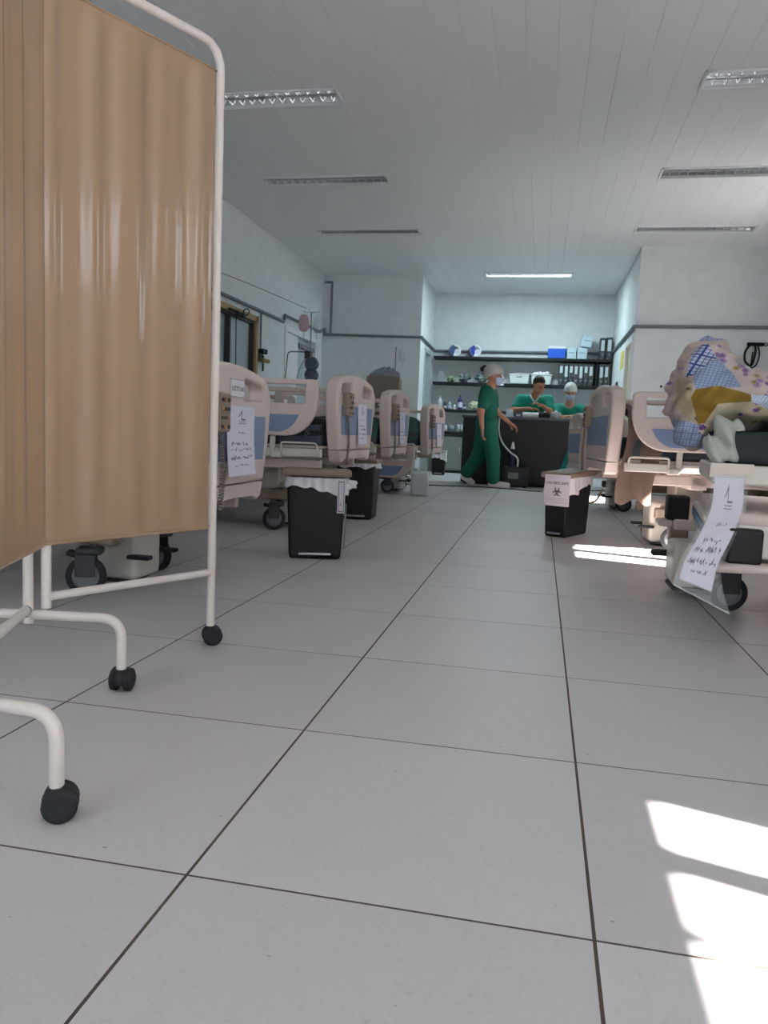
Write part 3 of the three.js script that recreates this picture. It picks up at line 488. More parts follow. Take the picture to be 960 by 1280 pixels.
{ // sheet in a clear sleeve taped to the deck edge, curling outwards
  const ribbon = (L, R, n = 16) => { const a = new THREE.CatmullRomCurve3(L.map(p => V(...p))), b = new THREE.CatmullRomCurve3(R.map(p => V(...p))), P = [], U = [], I = [];
    for (let i = 0; i <= n; i++) for (let k = 0; k <= 4; k++) { const p = a.getPoint(i / n).lerp(b.getPoint(i / n), k / 4); P.push(p.x, p.y, p.z); U.push(k / 4, 1 - i / n); }
    for (let i = 0; i < n; i++) for (let k = 0; k < 4; k++) { const q = i * 5 + k; I.push(q, q + 5, q + 6, q, q + 6, q + 1); }
    const g = new THREE.BufferGeometry(); g.setAttribute('position', new THREE.Float32BufferAttribute(P, 3)); g.setAttribute('uv', new THREE.Float32BufferAttribute(U, 2)); g.setIndex(I); g.computeVertexNormals(); return g; };
  const o = thing('notice_sleeve', 'handwritten notice in a clear plastic sleeve hanging from the low bed, curling outwards', 'notice');
  mesh('sheet', ribbon([[0.607, 0.575, -2.91], [0.585, 0.47, -2.82], [0.535, 0.385, -2.72], [0.483, 0.3, -2.66], [0.468, 0.245, -2.64]], [[0.702, 0.575, -2.9], [0.68, 0.47, -2.8], [0.63, 0.38, -2.7], [0.578, 0.3, -2.62], [0.562, 0.215, -2.6]]), M(0xffffff, 0.6, { map: noticeTexture(57) }), o);
  mesh('plastic_sleeve', ribbon([[0.597, 0.585, -2.908], [0.572, 0.47, -2.815], [0.522, 0.385, -2.715], [0.468, 0.3, -2.655], [0.452, 0.225, -2.635]], [[0.712, 0.585, -2.897], [0.69, 0.47, -2.795], [0.635, 0.37, -2.695], [0.592, 0.27, -2.63], [0.622, 0.15, -2.6]]), new THREE.MeshPhysicalMaterial({ color: 0xffffff, roughness: 0.15, transmission: 0.9, thickness: 0, side: THREE.DoubleSide }), o);
  mesh('sleeve_edge', tube([[0.452, 0.225, -2.635], [0.52, 0.195, -2.62], [0.622, 0.15, -2.6]], 0.002, 6, 6), mat.milky, o);
  mesh('tape', new RoundedBoxGeometry(0.14, 0.05, 0.002, 2, 0.0009).rotateY(-0.14).translate(0.66, 0.595, -2.905), M(0xcfc4b8, 0.3), o);
}
let bundleTexture;
{ // print of the patchwork bundle
  const tex = canvasTexture(1024, 1024, (c, w, h) => {
    c.fillStyle = '#d9cfc9'; c.fillRect(0, 0, w, h);
    const poly = (pts, f) => { c.save(); c.beginPath(); pts.forEach((p, i) => i ? c.lineTo(...p) : c.moveTo(...p)); c.closePath(); c.clip(); f(); c.restore(); c.strokeStyle = 'rgba(120,90,90,0.35)'; c.lineWidth = 3; c.setLineDash([6, 5]); c.stroke(); c.setLineDash([]); };
    const plaid = (bg, fg, st, a) => { c.fillStyle = bg; c.fillRect(0, 0, w, h); c.save(); c.translate(w / 2, h / 2); c.rotate(a); c.strokeStyle = fg; for (let i = -800; i < 800; i += st) { c.lineWidth = (i / st) % 3 === 0 ? st * 0.45 : st * 0.16; c.beginPath(); c.moveTo(i, -800); c.lineTo(i, 800); c.moveTo(-800, i); c.lineTo(800, i); c.stroke(); } c.restore(); };
    const floral = (bg, cols, n) => { c.fillStyle = bg; c.fillRect(0, 0, w, h); for (let i = 0; i < n; i++) { const x = rr(0, w), y = rr(0, h), r = rr(11, 28); c.fillStyle = cols[Math.floor(rnd() * cols.length)]; for (let k = 0; k < 6; k++) { c.beginPath(); c.ellipse(x + Math.cos(k) * r * 0.5, y + Math.sin(k) * r * 0.5, r * 0.55, r * 0.4, k, 0, 7); c.fill(); } c.fillStyle = 'rgba(60,40,80,0.55)'; c.beginPath(); c.arc(x, y, r * 0.3, 0, 7); c.fill(); } };
    const silk = () => { c.fillStyle = '#86691f'; c.fillRect(0, 0, w, h); for (let i = 0; i < 260; i++) { c.strokeStyle = `rgba(${rr(80, 190)},${rr(65, 150)},${rr(10, 80)},0.5)`; c.lineWidth = rr(1, 4); const x = rr(0, w), y = rr(0, h); c.beginPath(); c.moveTo(x, y); c.lineTo(x + rr(-120, 120), y + rr(-30, 30)); c.stroke(); } };
    floral('#b5a59d', ['#8a6a98', '#b39ab0', '#a58f7a'], 90);
    poly([[215, 193], [178, 41], [313, 152], [512, 284], [1050, 254], [1050, 518], [512, 507], [368, 457], [289, 304]], () => floral('#b9a8a2', ['#7f6490', '#9a8098', '#988355', '#8a6f96'], 150));
    poly([[52, 376], [68, 152], [107, 81], [154, 41], [215, 193], [92, 355]], () => plaid('#a9b0c2', '#2b3d7c', 32, 0.35));
    poly([[92, 436], [92, 355], [215, 193], [289, 304], [368, 457], [239, 467], [111, 487]], () => plaid('#8f9bb0', '#596f9c', 24, 0.2));
    poly([[-18, 558], [6, 386], [52, 376], [92, 436], [86, 558], [147, 812], [68, 761]], () => floral('#a8987f', ['#5f4673', '#7d7848', '#8b7a52'], 150));
    poly([[86, 558], [111, 487], [239, 457], [424, 518], [430, 579], [239, 619], [178, 792], [141, 812]], silk);
    poly([[424, 518], [743, 518], [743, 599], [512, 639], [430, 579]], () => plaid('#c2cad6', '#7d96bd', 18, 0.4));
    poly([[141, 812], [178, 792], [239, 619], [430, 579], [512, 639], [804, 579], [804, 761], [485, 761], [252, 924], [147, 893]], () => floral('#b9ac93', ['#5c3584', '#714a90', '#94803f'], 190));
    poly([[-18, 751], [147, 812], [147, 893], [252, 924], [252, 1025], [-18, 1025]], () => plaid('#9aa6bd', '#6c7ba2', 20, 0.1));
  });
  bundleTexture = tex;
}

// ---------------------------------------------------------------- pedal bins
function binGeo(w, d, h, taper) { // slightly flared open box with a rim, built round its base centre
  const g = new RoundedBoxGeometry(1, 1, 1, 3, 0.06), p = g.attributes.position;
  for (let i = 0; i < p.count; i++) { const t = p.getY(i) + 0.5, k = 1 - taper * (1 - t); p.setXYZ(i, p.getX(i) * w * k, t * h, p.getZ(i) * d * k); }
  g.computeVertexNormals(); return g;
}
function skirt(w, d, h, drop, s) { // bag mouth folded over the rim
  const n = 120, m = 8, p = [], idx = [];
  for (let j = 0; j <= m; j++) for (let i = 0; i <= n; i++) {
    const t = i / n * Math.PI * 2, c = Math.cos(t), q = Math.sin(t), e = 1 / Math.pow(Math.pow(Math.abs(c), 8) + Math.pow(Math.abs(q), 8), 1 / 8), v = j / m;
    const wob = 0.006 * Math.sin(t * 9 + s + v * 3) * v + 0.004 * Math.sin(t * 23 + s * 2), len = drop(t);
    p.push(c * e * (w / 2 + 0.006 + 0.006 * v + wob), h - v * len + 0.006 * Math.sin(t * 13 + s) * v, q * e * (d / 2 + 0.006 + 0.006 * v + wob));
  }
  for (let j = 0; j < m; j++) for (let i = 0; i < n; i++) { const k = j * (n + 1) + i; idx.push(k, k + 1, k + n + 2, k, k + n + 2, k + n + 1); }
  const g = new THREE.BufferGeometry(); g.setAttribute('position', new THREE.Float32BufferAttribute(p, 3)); g.setIndex(idx); g.computeVertexNormals(); return g;
}
function makeBin(label, [x, z], turn, w, d, h, drop, { lidTilt = 0, lidH = 0.035, lid = mat.lid, knot = null, lidGrow = 0.03 } = {}) {
  const o = thing('waste_bin', label, 'bin', [x, 0, z], turn);
  mesh('body', binGeo(w, d, h, 0.12), mat.bin, o);
  mesh('bag_liner', skirt(w, d, h + 0.004, drop, x * 7), mat.bag, o);
  const L = mesh('lid', bx(w + lidGrow, lidH, d + lidGrow, 0, 0, 0, 0.014, 3).rotateX(lidTilt).translate(0, h + lidH / 2 + 0.006, 0), lid, o);
  mesh('hinge', bx(w * 0.5, 0.02, 0.02, 0, h - 0.01, -d / 2 - 0.02, 0.006), mat.darkGrey, o);
  mesh('pedal', merge(bx(w * 0.55, 0.012, 0.03, 0, 0.03, d / 2 + 0.012 - 0.06 * d, 0.004)), mat.steel, o);
  if (knot) { const g = new THREE.SphereGeometry(0.03, 16, 12), p = g.attributes.position; for (let i = 0; i < p.count; i++) { const k = 1 + 0.18 * Math.sin(p.getX(i) * 190 + p.getY(i) * 130); p.setXYZ(i, p.getX(i) * 1.25 * k, p.getY(i) * 0.85 * k, p.getZ(i) * k); } g.computeVertexNormals(); mesh('bag_knot', g.translate(...knot), mat.bag, o); }
  return o;
}
const strip = canvasTexture(64, 192, (c, w, h) => { c.fillStyle = '#cfc6d0'; c.fillRect(0, 0, w, h); c.strokeStyle = '#4a4450'; c.lineWidth = 4; c.strokeRect(10, 8, w - 20, h - 18); c.lineWidth = 3; c.beginPath(); c.moveTo(26, 150); c.lineTo(30, 132); c.lineTo(36, 150); c.moveTo(26, 30); c.lineTo(40, 34); c.stroke(); });
const bin1 = makeBin('black waste bin with white liner and brown lid, beside the bed with the numbered plate', [-1.165, -4.03], 0.27, 0.31, 0.3, 0.425, t => 0.045 + 0.035 * Math.max(0, Math.cos(t)) + 0.02 * Math.abs(Math.sin(t * 1.5)), { knot: [0.175, 0.4, 0.13], lidTilt: -0.03, lidH: 0.04, lidGrow: 0.05 });
mesh('label_strip', sheetGeo(0.04, 0.17, 0.0, 0).rotateY(-Math.PI / 2).translate(0.128, 0.335, 0.168), M(0xffffff, 0.7, { map: strip }), bin1);
mesh('foot_lever', rod([0.155, 0.3, 0.155], [0.15, 0.06, 0.155], 0.005), mat.grey, bin1);
const bin2 = makeBin('black waste bin half hidden behind the foot board of the floral-blanket bed', [-1.38, -5.93], 0.05, 0.3, 0.28, 0.43, t => 0.02 + 0.02 * Math.abs(Math.sin(t * 4)), { lidH: 0.03 });
const binR = makeBin('black biohazard waste bin with white bag standing by the right beds', [0.215, -5.69], -0.43, 0.17, 0.46, 0.415, t => 0.09 + 0.05 * Math.sin(t) + 0.015 * Math.sin(t * 5), { lidH: 0.04, lidTilt: 0.04, lidGrow: 0.045 });
{
  const t = canvasTexture(360, 420, (c, w, h) => {
    c.fillStyle = '#d8ccd4'; c.fillRect(0, 0, w, h); c.fillStyle = '#35303a'; c.font = 'bold 50px sans-serif'; c.textAlign = 'center'; c.fillText('LIXO INFECTANTE', w / 2, 130, w - 40);
    c.save(); c.translate(w / 2, 232); c.strokeStyle = '#2b2730'; c.lineWidth = 13; for (let k = 0; k < 3; k++) { c.save(); c.rotate(k * 2.094); c.beginPath(); c.arc(0, -36, 27, -0.95, 4.09, false); c.stroke(); c.restore(); } c.lineWidth = 6; c.beginPath(); c.arc(0, 0, 30, 0, 6.3); c.stroke(); c.restore();
    c.strokeStyle = '#7d7482'; c.lineWidth = 4; for (const y of [318, 340, 372]) { c.beginPath(); c.moveTo(26, y); c.lineTo(w - 30, y); c.stroke(); } });
  mesh('biohazard_label', sheetGeo(0.185, 0.215, 0, 0).rotateY(-Math.PI / 2).translate(0.022, 0.33, 0.252), M(0xffffff, 0.7, { map: t }), binR);
}
makeBin('small black bin with white liner in front of the grey cabinet in the recess', [-1.655, -13.02], 0.05, 0.23, 0.22, 0.38, t => 0.1 + 0.06 * Math.max(0, Math.cos(t)), { lidH: 0.02, lid: mat.bag });

// white plastic tub by the fourth bed
{
  const o = thing('plastic_tub', 'milky white plastic tub with handle on the floor beside the lowered-rail bed', 'tub', [-1.27, 0, -8.42], 0.1);
  mesh('body', bx(0.19, 0.27, 0.2, 0, 0.135, 0, 0.03, 4), mat.milky, o); mesh('cap', cyl(0.03, 0.03, 0.03, -0.04, 0.285, 0), mat.white, o); mesh('handle', bend([[0.0, 0.26, 0], [0.0, 0.31, 0], [0.07, 0.31, 0], [0.07, 0.26, 0]], 0.009, 0.02, 8, 20), mat.milky, o);
}
// drip stands
function dripStand(label, [x, z], h, bags, turn = 0) {
  const o = thing('drip_stand', label, 'drip stand', [x, 0, z], turn);
  mesh('base', merge([0, 1, 2, 3, 4].map(k => bx(0.26, 0.022, 0.03, 0.13, 0.075, 0, 0.008).rotateY(k * 1.2566)), cyl(0.035, 0.04, 0.05, 0, 0.085, 0)), mat.grey, o);
  for (let k = 0; k < 5; k++) mesh('castor', lathe([[0, -0.012], [0.024, -0.012], [0.03, -0.006], [0.03, 0.006], [0.024, 0.012], [0, 0.012]], 16).rotateX(Math.PI / 2).translate(0.25, 0.03, 0).rotateY(k * 1.2566), mat.rubber, o);
  mesh('pole', merge(cyl(0.0125, 0.0125, h * 0.6, 0, 0.1 + h * 0.3, 0, 12), cyl(0.009, 0.009, h * 0.45, 0, h * 0.775, 0, 12)), M(0x85888c, 0.35, { metalness: 0.8 }), o);
  mesh('height_knob', merge(cyl(0.02, 0.02, 0.03, 0, h * 0.64, 0, 14), cyl(0.008, 0.012, 0.04, 0, 0, 0).rotateZ(Math.PI / 2).translate(0.035, h * 0.64, 0)), mat.black, o);
  mesh('hook_arm', bend([[-0.1, h + 0.03, 0], [-0.1, h, 0], [0.1, h, 0], [0.1, h + 0.03, 0]], 0.005, 0.015, 8, 24), mat.steel, o);
  mesh('hook_arm', bend([[0, h + 0.03, -0.1], [0, h, -0.1], [0, h, 0.1], [0, h + 0.03, 0.1]], 0.005, 0.015, 8, 24), mat.steel, o);
  for (const [bx0, len, wd, m] of bags) { // hanging bag with drip chamber and line
    const s = new THREE.SphereGeometry(1, 16, 14), p = s.attributes.position; for (let i = 0; i < p.count; i++) p.setXYZ(i, Math.sign(p.getX(i)) * Math.pow(Math.abs(p.getX(i)), 0.6) * wd / 2, p.getY(i) * len / 2, p.getZ(i) * 0.022); s.computeVertexNormals();
    const b = mesh('infusion_bag', s.translate(bx0, h - 0.03 - len / 2, 0.02), m, o);
    mesh('drip_chamber', cyl(0.009, 0.007, 0.06, bx0, h - 0.07 - len, 0.02, 10), mat.clear, b); mesh('line', tube([[bx0, h - 0.1 - len, 0.02], [bx0 + 0.03, h - 0.35 - len, 0.04], [bx0 - 0.02, h - 0.6 - len, 0.03]], 0.003, 8, 6), mat.milky, b);
  }
  return o;
}
const stand1 = dripStand('drip stand with pink and clear bags, pump and tubing, beside the white doorway', [-2.966, -9.75], 2.16, [[-0.09, 0.22, 0.14, new THREE.MeshPhysicalMaterial({ color: 0xd9b9c6, roughness: 0.4, transmission: 0.3, thickness: 0 })], [0.08, 0.24, 0.09, mat.clear]]);
for (const y of [1.5, 1.36]) { const p = mesh('equipment_pod', merge(lathe([[0, -0.06], [0.07, -0.055], [0.09, -0.02], [0.09, 0.02], [0.07, 0.055], [0, 0.06]], 24).rotateX(1.2).translate(0.04, y, 0.05)), M(0x4d5a66, 0.5), stand1); mesh('pod_rim', new THREE.TorusGeometry(0.075, 0.01, 8, 24).rotateX(-0.37).translate(0.045, y + 0.018, 0.1), M(0x66747f, 0.4), p); }
mesh('side_arm', bend([[-0.02, 1.66, 0], [-0.3, 1.66, 0], [-0.33, 1.3, 0]], 0.008, 0.05, 8, 30), mat.grey, stand1);
mesh('tubing', tube([[-0.02, 1.62, 0.03], [-0.12, 1.45, 0.04], [-0.15, 1.2, 0.04], [-0.05, 1.1, 0.04]], 0.011, 10, 8), mat.milky, stand1);
mesh('pump', bx(0.08, 0.1, 0.09, -0.02, 1.62, 0.02, 0.012), mat.darkGrey, stand1);
dripStand('slim drip stand with clear bags behind the teal-blanket bed', [-1.99, -10.5], 1.83, [[0.09, 0.18, 0.07, mat.clear], [0.05, 0.12, 0.045, mat.clear]], 0.3);
// bedside cabinet under a crumpled plastic sheet
{
  const o = thing('bedside_cabinet', 'tan bedside cabinet under crumpled grey plastic behind the teal-blanket bed', 'cabinet', [-2.02, 0, -9.95], 0.1);
  const b = mesh('body', span(-0.21, 0.21, 0.08, 1.38, -0.2, 0.2, 0.015), M(0x77685a, 0.6), o);
  for (const y of [0.35, 0.65, 0.95]) { const d = mesh('drawer', span(-0.19, 0.19, y - 0.13, y + 0.13, 0.2, 0.215, 0.006), M(0x7f7062, 0.6), o); mesh('handle', bx(0.1, 0.015, 0.02, 0, y + 0.07, 0.225, 0.005), mat.steel, d); }
  for (const [a, c] of [[-1, -1], [1, -1], [-1, 1], [1, 1]]) mesh('leg', cyl(0.02, 0.015, 0.08, a * 0.17, 0.04, c * 0.16), mat.darkGrey, o);
  const g = new THREE.SphereGeometry(1, 36, 20, 0, Math.PI * 2, 0, Math.PI / 2), p = g.attributes.position; for (let i = 0; i < p.count; i++) { const x = p.getX(i), y = p.getY(i), z = p.getZ(i), w = 0.02 * Math.sin(x * 6 + z * 8) + 0.008 * Math.sin(x * 13 - z * 9); p.setXYZ(i, x * 0.2 + w, 1.38 + y * 0.11 + w * y, z * 0.19 + w); } g.computeVertexNormals();
  tag(mesh('plastic_cover', g.rotateY(0.1).translate(-2.02, 0.002, -9.95), new THREE.MeshPhysicalMaterial({ color: 0x8b9299, roughness: 0.3, transmission: 0.25, thickness: 0, side: THREE.DoubleSide })), 'crumpled grey plastic sheet heaped on the tan bedside cabinet', 'plastic sheet');
}
// bed-head hardware on the left wall
{
  const o = thing('wall_bracket', 'dark swivel bracket fixed to the wooden window frame on the left wall', 'bracket', [XL + 0.05, 2.0, -8.75]);
  mesh('arm', merge(bx(0.04, 0.025, 0.4, 0.02, 0.01, 0, 0.008), rod([0.03, 0, 0.02], [0.04, -0.7, 0.02], 0.006, 8)), mat.black, o); mesh('joint', cyl(0.02, 0.02, 0.05, 0.03, 0, -0.02), mat.black, o); mesh('clamp', bx(0.05, 0.06, 0.09, 0.03, -0.01, -0.2, 0.01), mat.darkGrey, o); mesh('hook', new THREE.TorusGeometry(0.035, 0.008, 8, 20).translate(0.03, 0.05, -0.3), mat.darkGrey, o);
  const v = thing('gas_outlet', 'black and yellow wall gas outlet below the thin conduit', 'valve', [XL + 0.02, 1.58, -9.72]);
  mesh('plate', bx(0.02, 0.16, 0.16, 0, 0.02, 0, 0.006), mat.darkGrey, v); for (const s of [-1, 1]) mesh('knob', cyl(0.03, 0.034, 0.06).rotateZ(Math.PI / 2).translate(0.04, 0.07, s * 0.05), mat.black, v); mesh('flow_tube', bx(0.05, 0.05, 0.24, 0.05, -0.04, -0.06, 0.015), M(0x8a7d3a, 0.5), v); mesh('stem', cyl(0.012, 0.012, 0.2, 0.04, -0.08, 0), mat.darkGrey, v);
  single('hanging_wire', tube([[XL + 0.05, 2.32, -7.4], [-3.3, 2.27, -8.6], [-2.98, 2.18, -9.58]], 0.004, 14, 6), mat.darkGrey, 'thin wire strung from the left wall to the drip stand with the pink bag', 'wire');
}
// black cable coil hung on the blank right wall
{
  const o = thing('hung_cable', 'black coiled cable hanging from a hook on the blank right wall', 'cable', [2.6, 1.98, -10.78]);
  mesh('hook', merge(bx(0.2, 0.045, 0.03, 0, 0, 0, 0.01), new THREE.TorusGeometry(0.02, 0.006, 8, 16).translate(0.12, 0, 0.01)), mat.black, o);
  mesh('cable', merge(tube([[-0.06, 0, 0.02], [-0.12, -0.1, 0.03], [-0.11, -0.22, 0.03], [-0.04, -0.27, 0.03], [0.0, -0.1, 0.03], [-0.01, 0.0, 0.03]], 0.014, 8, 8), tube([[0.02, 0, 0.02], [0.05, -0.12, 0.03], [0.02, -0.26, 0.03], [-0.03, -0.3, 0.03], [-0.03, -0.1, 0.03]], 0.009, 8, 8)), mat.black, o);
  single('wall_peg', cyl(0.012, 0.016, 0.03).rotateX(Math.PI / 2).translate(1.5, 1.42, -10.785), mat.darkGrey, 'small dark peg on the blank right wall above a bed rail', 'peg');
}
single('floor_cable', tube([[-1.75, 0.006, -10.15], [-1.2, 0.006, -10.2], [-0.75, 0.006, -10.35], [-0.35, 0.006, -10.25], [0.0, 0.006, -10.1], [0.4, 0.006, -10.6], [0.95, 0.006, -10.95]], 0.007, 14, 6), mat.rubber, 'black power cable lying across the aisle floor before the counter', 'cable');

// ---------------------------------------------------------------- staff recess: shelves, counter and what stands on them
const shelfY = [2.06, 1.61, 1.13, 0.735];
{
  const s = (x0, x1, y, label, extra) => { const o = thing('wall_shelf', label, 'shelf', [0, 0, 0]); mesh('board', span(x0, x1, y - 0.045, y, -14.235, -13.9, 0.004), mat.shelf, o); for (const x of extra) mesh('upright', span(x - 0.02, x + 0.02, y - 0.44, y - 0.045, -14.22, -13.96, 0.003), mat.shelf, o); return o; };
  s(-1.95, 1.1, shelfY[0], 'top black wall shelf in the recess, carrying the blue and white boxes', [0.87]);
  s(-1.95, 1.1, shelfY[1], 'second black wall shelf in the recess, carrying crates and box files', []);
  s(-1.9, 0.9, shelfY[2], 'third black wall shelf in the recess, carrying bottles behind the walking person', []);
  s(-1.86, -0.85, shelfY[3], 'lowest short black shelf in the recess above the grey cabinet', [-0.9]);
  const c = thing('base_cabinet', 'grey floor cabinet under the lowest black shelf in the recess', 'cabinet', [-1.45, 0, -14.0]);
  mesh('body', span(-0.32, 0.5, 0.05, 0.64, -0.22, 0.16, 0.006), mat.cabinet, c); mesh('door', span(-0.31, 0.08, 0.07, 0.63, 0.16, 0.175, 0.004), mat.cabinet, c); mesh('door', span(0.09, 0.49, 0.07, 0.63, 0.16, 0.175, 0.004), mat.cabinet, c); mesh('plinth', span(-0.3, 0.48, 0, 0.05, -0.2, 0.12), mat.darkGrey, c); mesh('handle', bx(0.015, 0.1, 0.02, 0.05, 0.42, 0.185, 0.004), mat.steel, c);
}
{ // black counter
  const o = thing('service_counter', 'black service counter in front of the shelves with two people behind it', 'counter', [-0.3, 0, -11.3]);
  mesh('front_panel', span(-0.78, 0.72, 0.03, 0.93, 0.27, 0.3, 0.004), mat.shelf, o);
  for (const x of [-0.77, 0.7]) mesh('side_panel', span(x - 0.015, x + 0.015, 0.03, 0.93, -0.3, 0.27, 0.003), mat.shelf, o);
  mesh('worktop', span(-0.8, 0.74, 0.93, 0.962, -0.32, 0.32, 0.006), M(0x3a4244, 0.35), o);
  mesh('inner_shelf', span(-0.75, 0.68, 0.5, 0.52, -0.28, 0.26), mat.shelf, o); mesh('plinth', span(-0.75, 0.69, 0, 0.03, -0.26, 0.22), mat.rubber, o);
}
// things on the top shelf
function roll(x, z, col, label) { const o = thing('packaged_roll', label, 'roll', [x, shelfY[0], z], 0.25); mesh('core', lathe([[0.045, -0.09], [0.1, -0.09], [0.105, -0.08], [0.105, 0.08], [0.1, 0.09], [0.045, 0.09], [0.045, -0.09]], 26).rotateX(Math.PI / 2).translate(0, 0.105, 0), mat.white, o); mesh('wrapper_band', lathe([[0.107, -0.05], [0.108, 0.05]], 26).rotateX(Math.PI / 2).translate(0, 0.105, 0), col, o); mesh('printed_patch', new THREE.CircleGeometry(0.1, 20, 1.8, 2.6).translate(0, 0.105, 0.0915), col, o); mesh('end_label', new THREE.CircleGeometry(0.044, 16).translate(0.03, 0.09, 0.0925), mat.paperBlue, o); return o; }
roll(-1.6, -14.03, M(0x33507e, 0.5), 'white and slate blue packaged roll at the end of the top shelf'); roll(-1.24, -14.03, M(0x232c9a, 0.5), 'white and royal blue packaged roll on the top shelf');
{
  const c = thing('cool_box', 'bright blue cool box with white lid on the top shelf', 'box', [0.18, shelfY[0], -14.04]); mesh('body', bx(0.3, 0.165, 0.22, 0, 0.083, 0, 0.015), M(0x1f5fd6, 0.45), c); mesh('lid', bx(0.31, 0.04, 0.23, 0, 0.186, 0, 0.012), mat.white, c); mesh('handle', bend([[-0.13, 0.2, 0.06], [-0.13, 0.215, 0.06], [0.13, 0.215, 0.06], [0.13, 0.2, 0.06]], 0.007, 0.01, 8, 20), mat.white, c);
  const carton = (x, y, w, h, tilt, label) => { const o = thing('white_carton', label, 'carton', [x, y, -14.04], 0.06); mesh('body', bx(w, h, 0.16, 0, h / 2, 0, 0.004).rotateZ(tilt), M(0xc8d8e2, 0.6), o); mesh('flap', bx(w * 0.96, 0.004, 0.15, 0, h + 0.002, 0, 0.0015).rotateZ(tilt), M(0xb5c8d6, 0.6), o); mesh('print_band', bx(w * 0.7, h * 0.12, 0.002, 0, h * 0.55, 0.081, 0.0008).rotateZ(tilt), M(0x9db4c6, 0.6), o); };
  carton(0.425, shelfY[0], 0.15, 0.19, 0, 'small white carton standing next to the blue cool box'); carton(0.6, shelfY[0], 0.16, 0.19, -0.05, 'small white carton leaning at the end of the carton row'); carton(0.66, shelfY[0] + 0.21, 0.17, 0.19, -0.12, 'white carton balanced on top of the leaning carton');
}
// mottled box files
const fileTex = canvasTexture(128, 256, (c, w, h) => { c.fillStyle = '#15161a'; c.fillRect(0, 0, w, h); for (let i = 0; i < 420; i++) { c.fillStyle = `rgba(205,212,215,${rr(0.2, 0.9)})`; c.fillRect(rr(0, w), rr(0, h), rr(2, 8), rr(2, 8)); } });
const fileMat = M(0xffffff, 0.6, { map: fileTex });
function boxFile(x, y, h, w, label, group, spine) { const o = thing('box_file', label, 'box file', [x, y, -14.05], 0, group); mesh('case', bx(w, h, 0.26, 0, h / 2, 0, 0.003), fileMat, o); mesh('spine_label', bx(w * 0.62, h * spine, 0.002, 0, h * (0.95 - spine / 2) - 0.02, 0.1315, 0.0008), M(0xc9d3d8, 0.7), o); mesh('finger_hole', new THREE.TorusGeometry(0.014, 0.003, 6, 16).translate(0, h * 0.22, 0.131), mat.steel, o); return o; }
for (let k = 0; k < 9; k++) boxFile(k > 6 ? 0.945 + (k - 7) * 0.086 : 0.275 + k * 0.083, shelfY[1], 0.36, 0.078, 'black speckled box file with white spine label in the row on the second shelf', 'box files in the row on the second shelf', [0.32, 0.5, 0.3, 0.36, 0.55, 0.3, 0.42, 0.5, 0.46, 0.5][k]);
boxFile(0.94, shelfY[0], 0.36, 0.09, 'narrow speckled box file standing on the top shelf at the wall end', undefined, 0.5); boxFile(1.05, shelfY[0], 0.37, 0.1, 'black box file with large white label at the wall end of the top shelf', undefined, 0.52);
// crates
for (const [x, l] of [[-0.435, 'white plastic crate on the second shelf next to the walking person'], [-0.055, 'white plastic crate on the second shelf above the man, filled with packets']]) {
  const o = thing('plastic_crate', l, 'crate', [x, shelfY[1], -14.03]);
  const g = bx(0.35, 0.17, 0.24, 0, 0.085, 0, 0.015, 3), p = g.attributes.position; for (let i = 0; i < p.count; i++) { const k = 0.9 + 0.1 * p.getY(i) / 0.17; p.setX(i, p.getX(i) * k); p.setZ(i, p.getZ(i) * k); }
  mesh('body', g, M(0xd5dcd8, 0.5), o); mesh('rim', bx(0.37, 0.018, 0.26, 0, 0.168, 0, 0.006), mat.white, o); mesh('grip', bx(0.1, 0.02, 0.006, 0, 0.12, 0.118, 0.003), mat.cabinet, o);
  if (x > -0.1) for (let k = 0; k < 4; k++) { const q = new THREE.IcosahedronGeometry(0.045, 1); q.scale(1.1, 0.7, 0.8).translate(-0.1 + k * 0.065, 0.19 + (k % 2) * 0.012, 0.02); mesh('packet', q, mat.bag, o); }
}
// plastic wrapped supplies on the second shelf
function crumple(r, s, n = 2) { const g = new THREE.IcosahedronGeometry(1, n + 1), p = g.attributes.position; for (let i = 0; i < p.count; i++) { const x = p.getX(i), y = p.getY(i), z = p.getZ(i), k = 1 + 0.16 * Math.sin(x * 7 + s) + 0.12 * Math.sin(y * 11 + z * 5 + s * 2) + 0.07 * Math.sin(z * 19 + x * 13); p.setXYZ(i, x * r[0] * k, y * r[1] * k, z * r[2] * k); } g.computeVertexNormals(); return g; }
const supply = [[-1.83, 0.07, 0.09, 'clear bottle pack wrapped in film at the door end of the second shelf', mat.clear], [-1.64, 0.08, 0.06, 'greenish foil packet glinting on the second shelf', M(0xa9b79a, 0.25, { metalness: 0.3 })], [-1.4, 0.105, 0.075, 'silvery plastic packet of supplies lying mid-shelf on the second shelf', M(0x8f9aa0, 0.25, { metalness: 0.25 })], [-1.1, 0.105, 0.08, 'grey plastic packet of tubing on the second shelf beside the cap of the walking person', M(0x7e888d, 0.3, { metalness: 0.2 })], [-0.76, 0.07, 0.075, 'white knotted bag of supplies beside the first crate', mat.bag]];
for (const [x, w, h, l, m] of supply) { const g = crumple([w, h, 0.12], x * 9); g.computeBoundingBox(); single('supply_packet', g.translate(x, shelfY[1] - g.boundingBox.min.y, -14.04), m, l, 'packet'); }
single('shelf_label', bx(0.13, 0.035, 0.003, -0.76, shelfY[1] - 0.022, -13.897, 0.001), mat.white, 'small white label on the edge of the second shelf', 'label');
single('dark_pouch', crumple([0.09, 0.07, 0.1], 3).translate(-1.03, shelfY[1] + 0.25, -14.02), mat.black, 'black pouch on top of the grey packet of tubing', 'pouch');
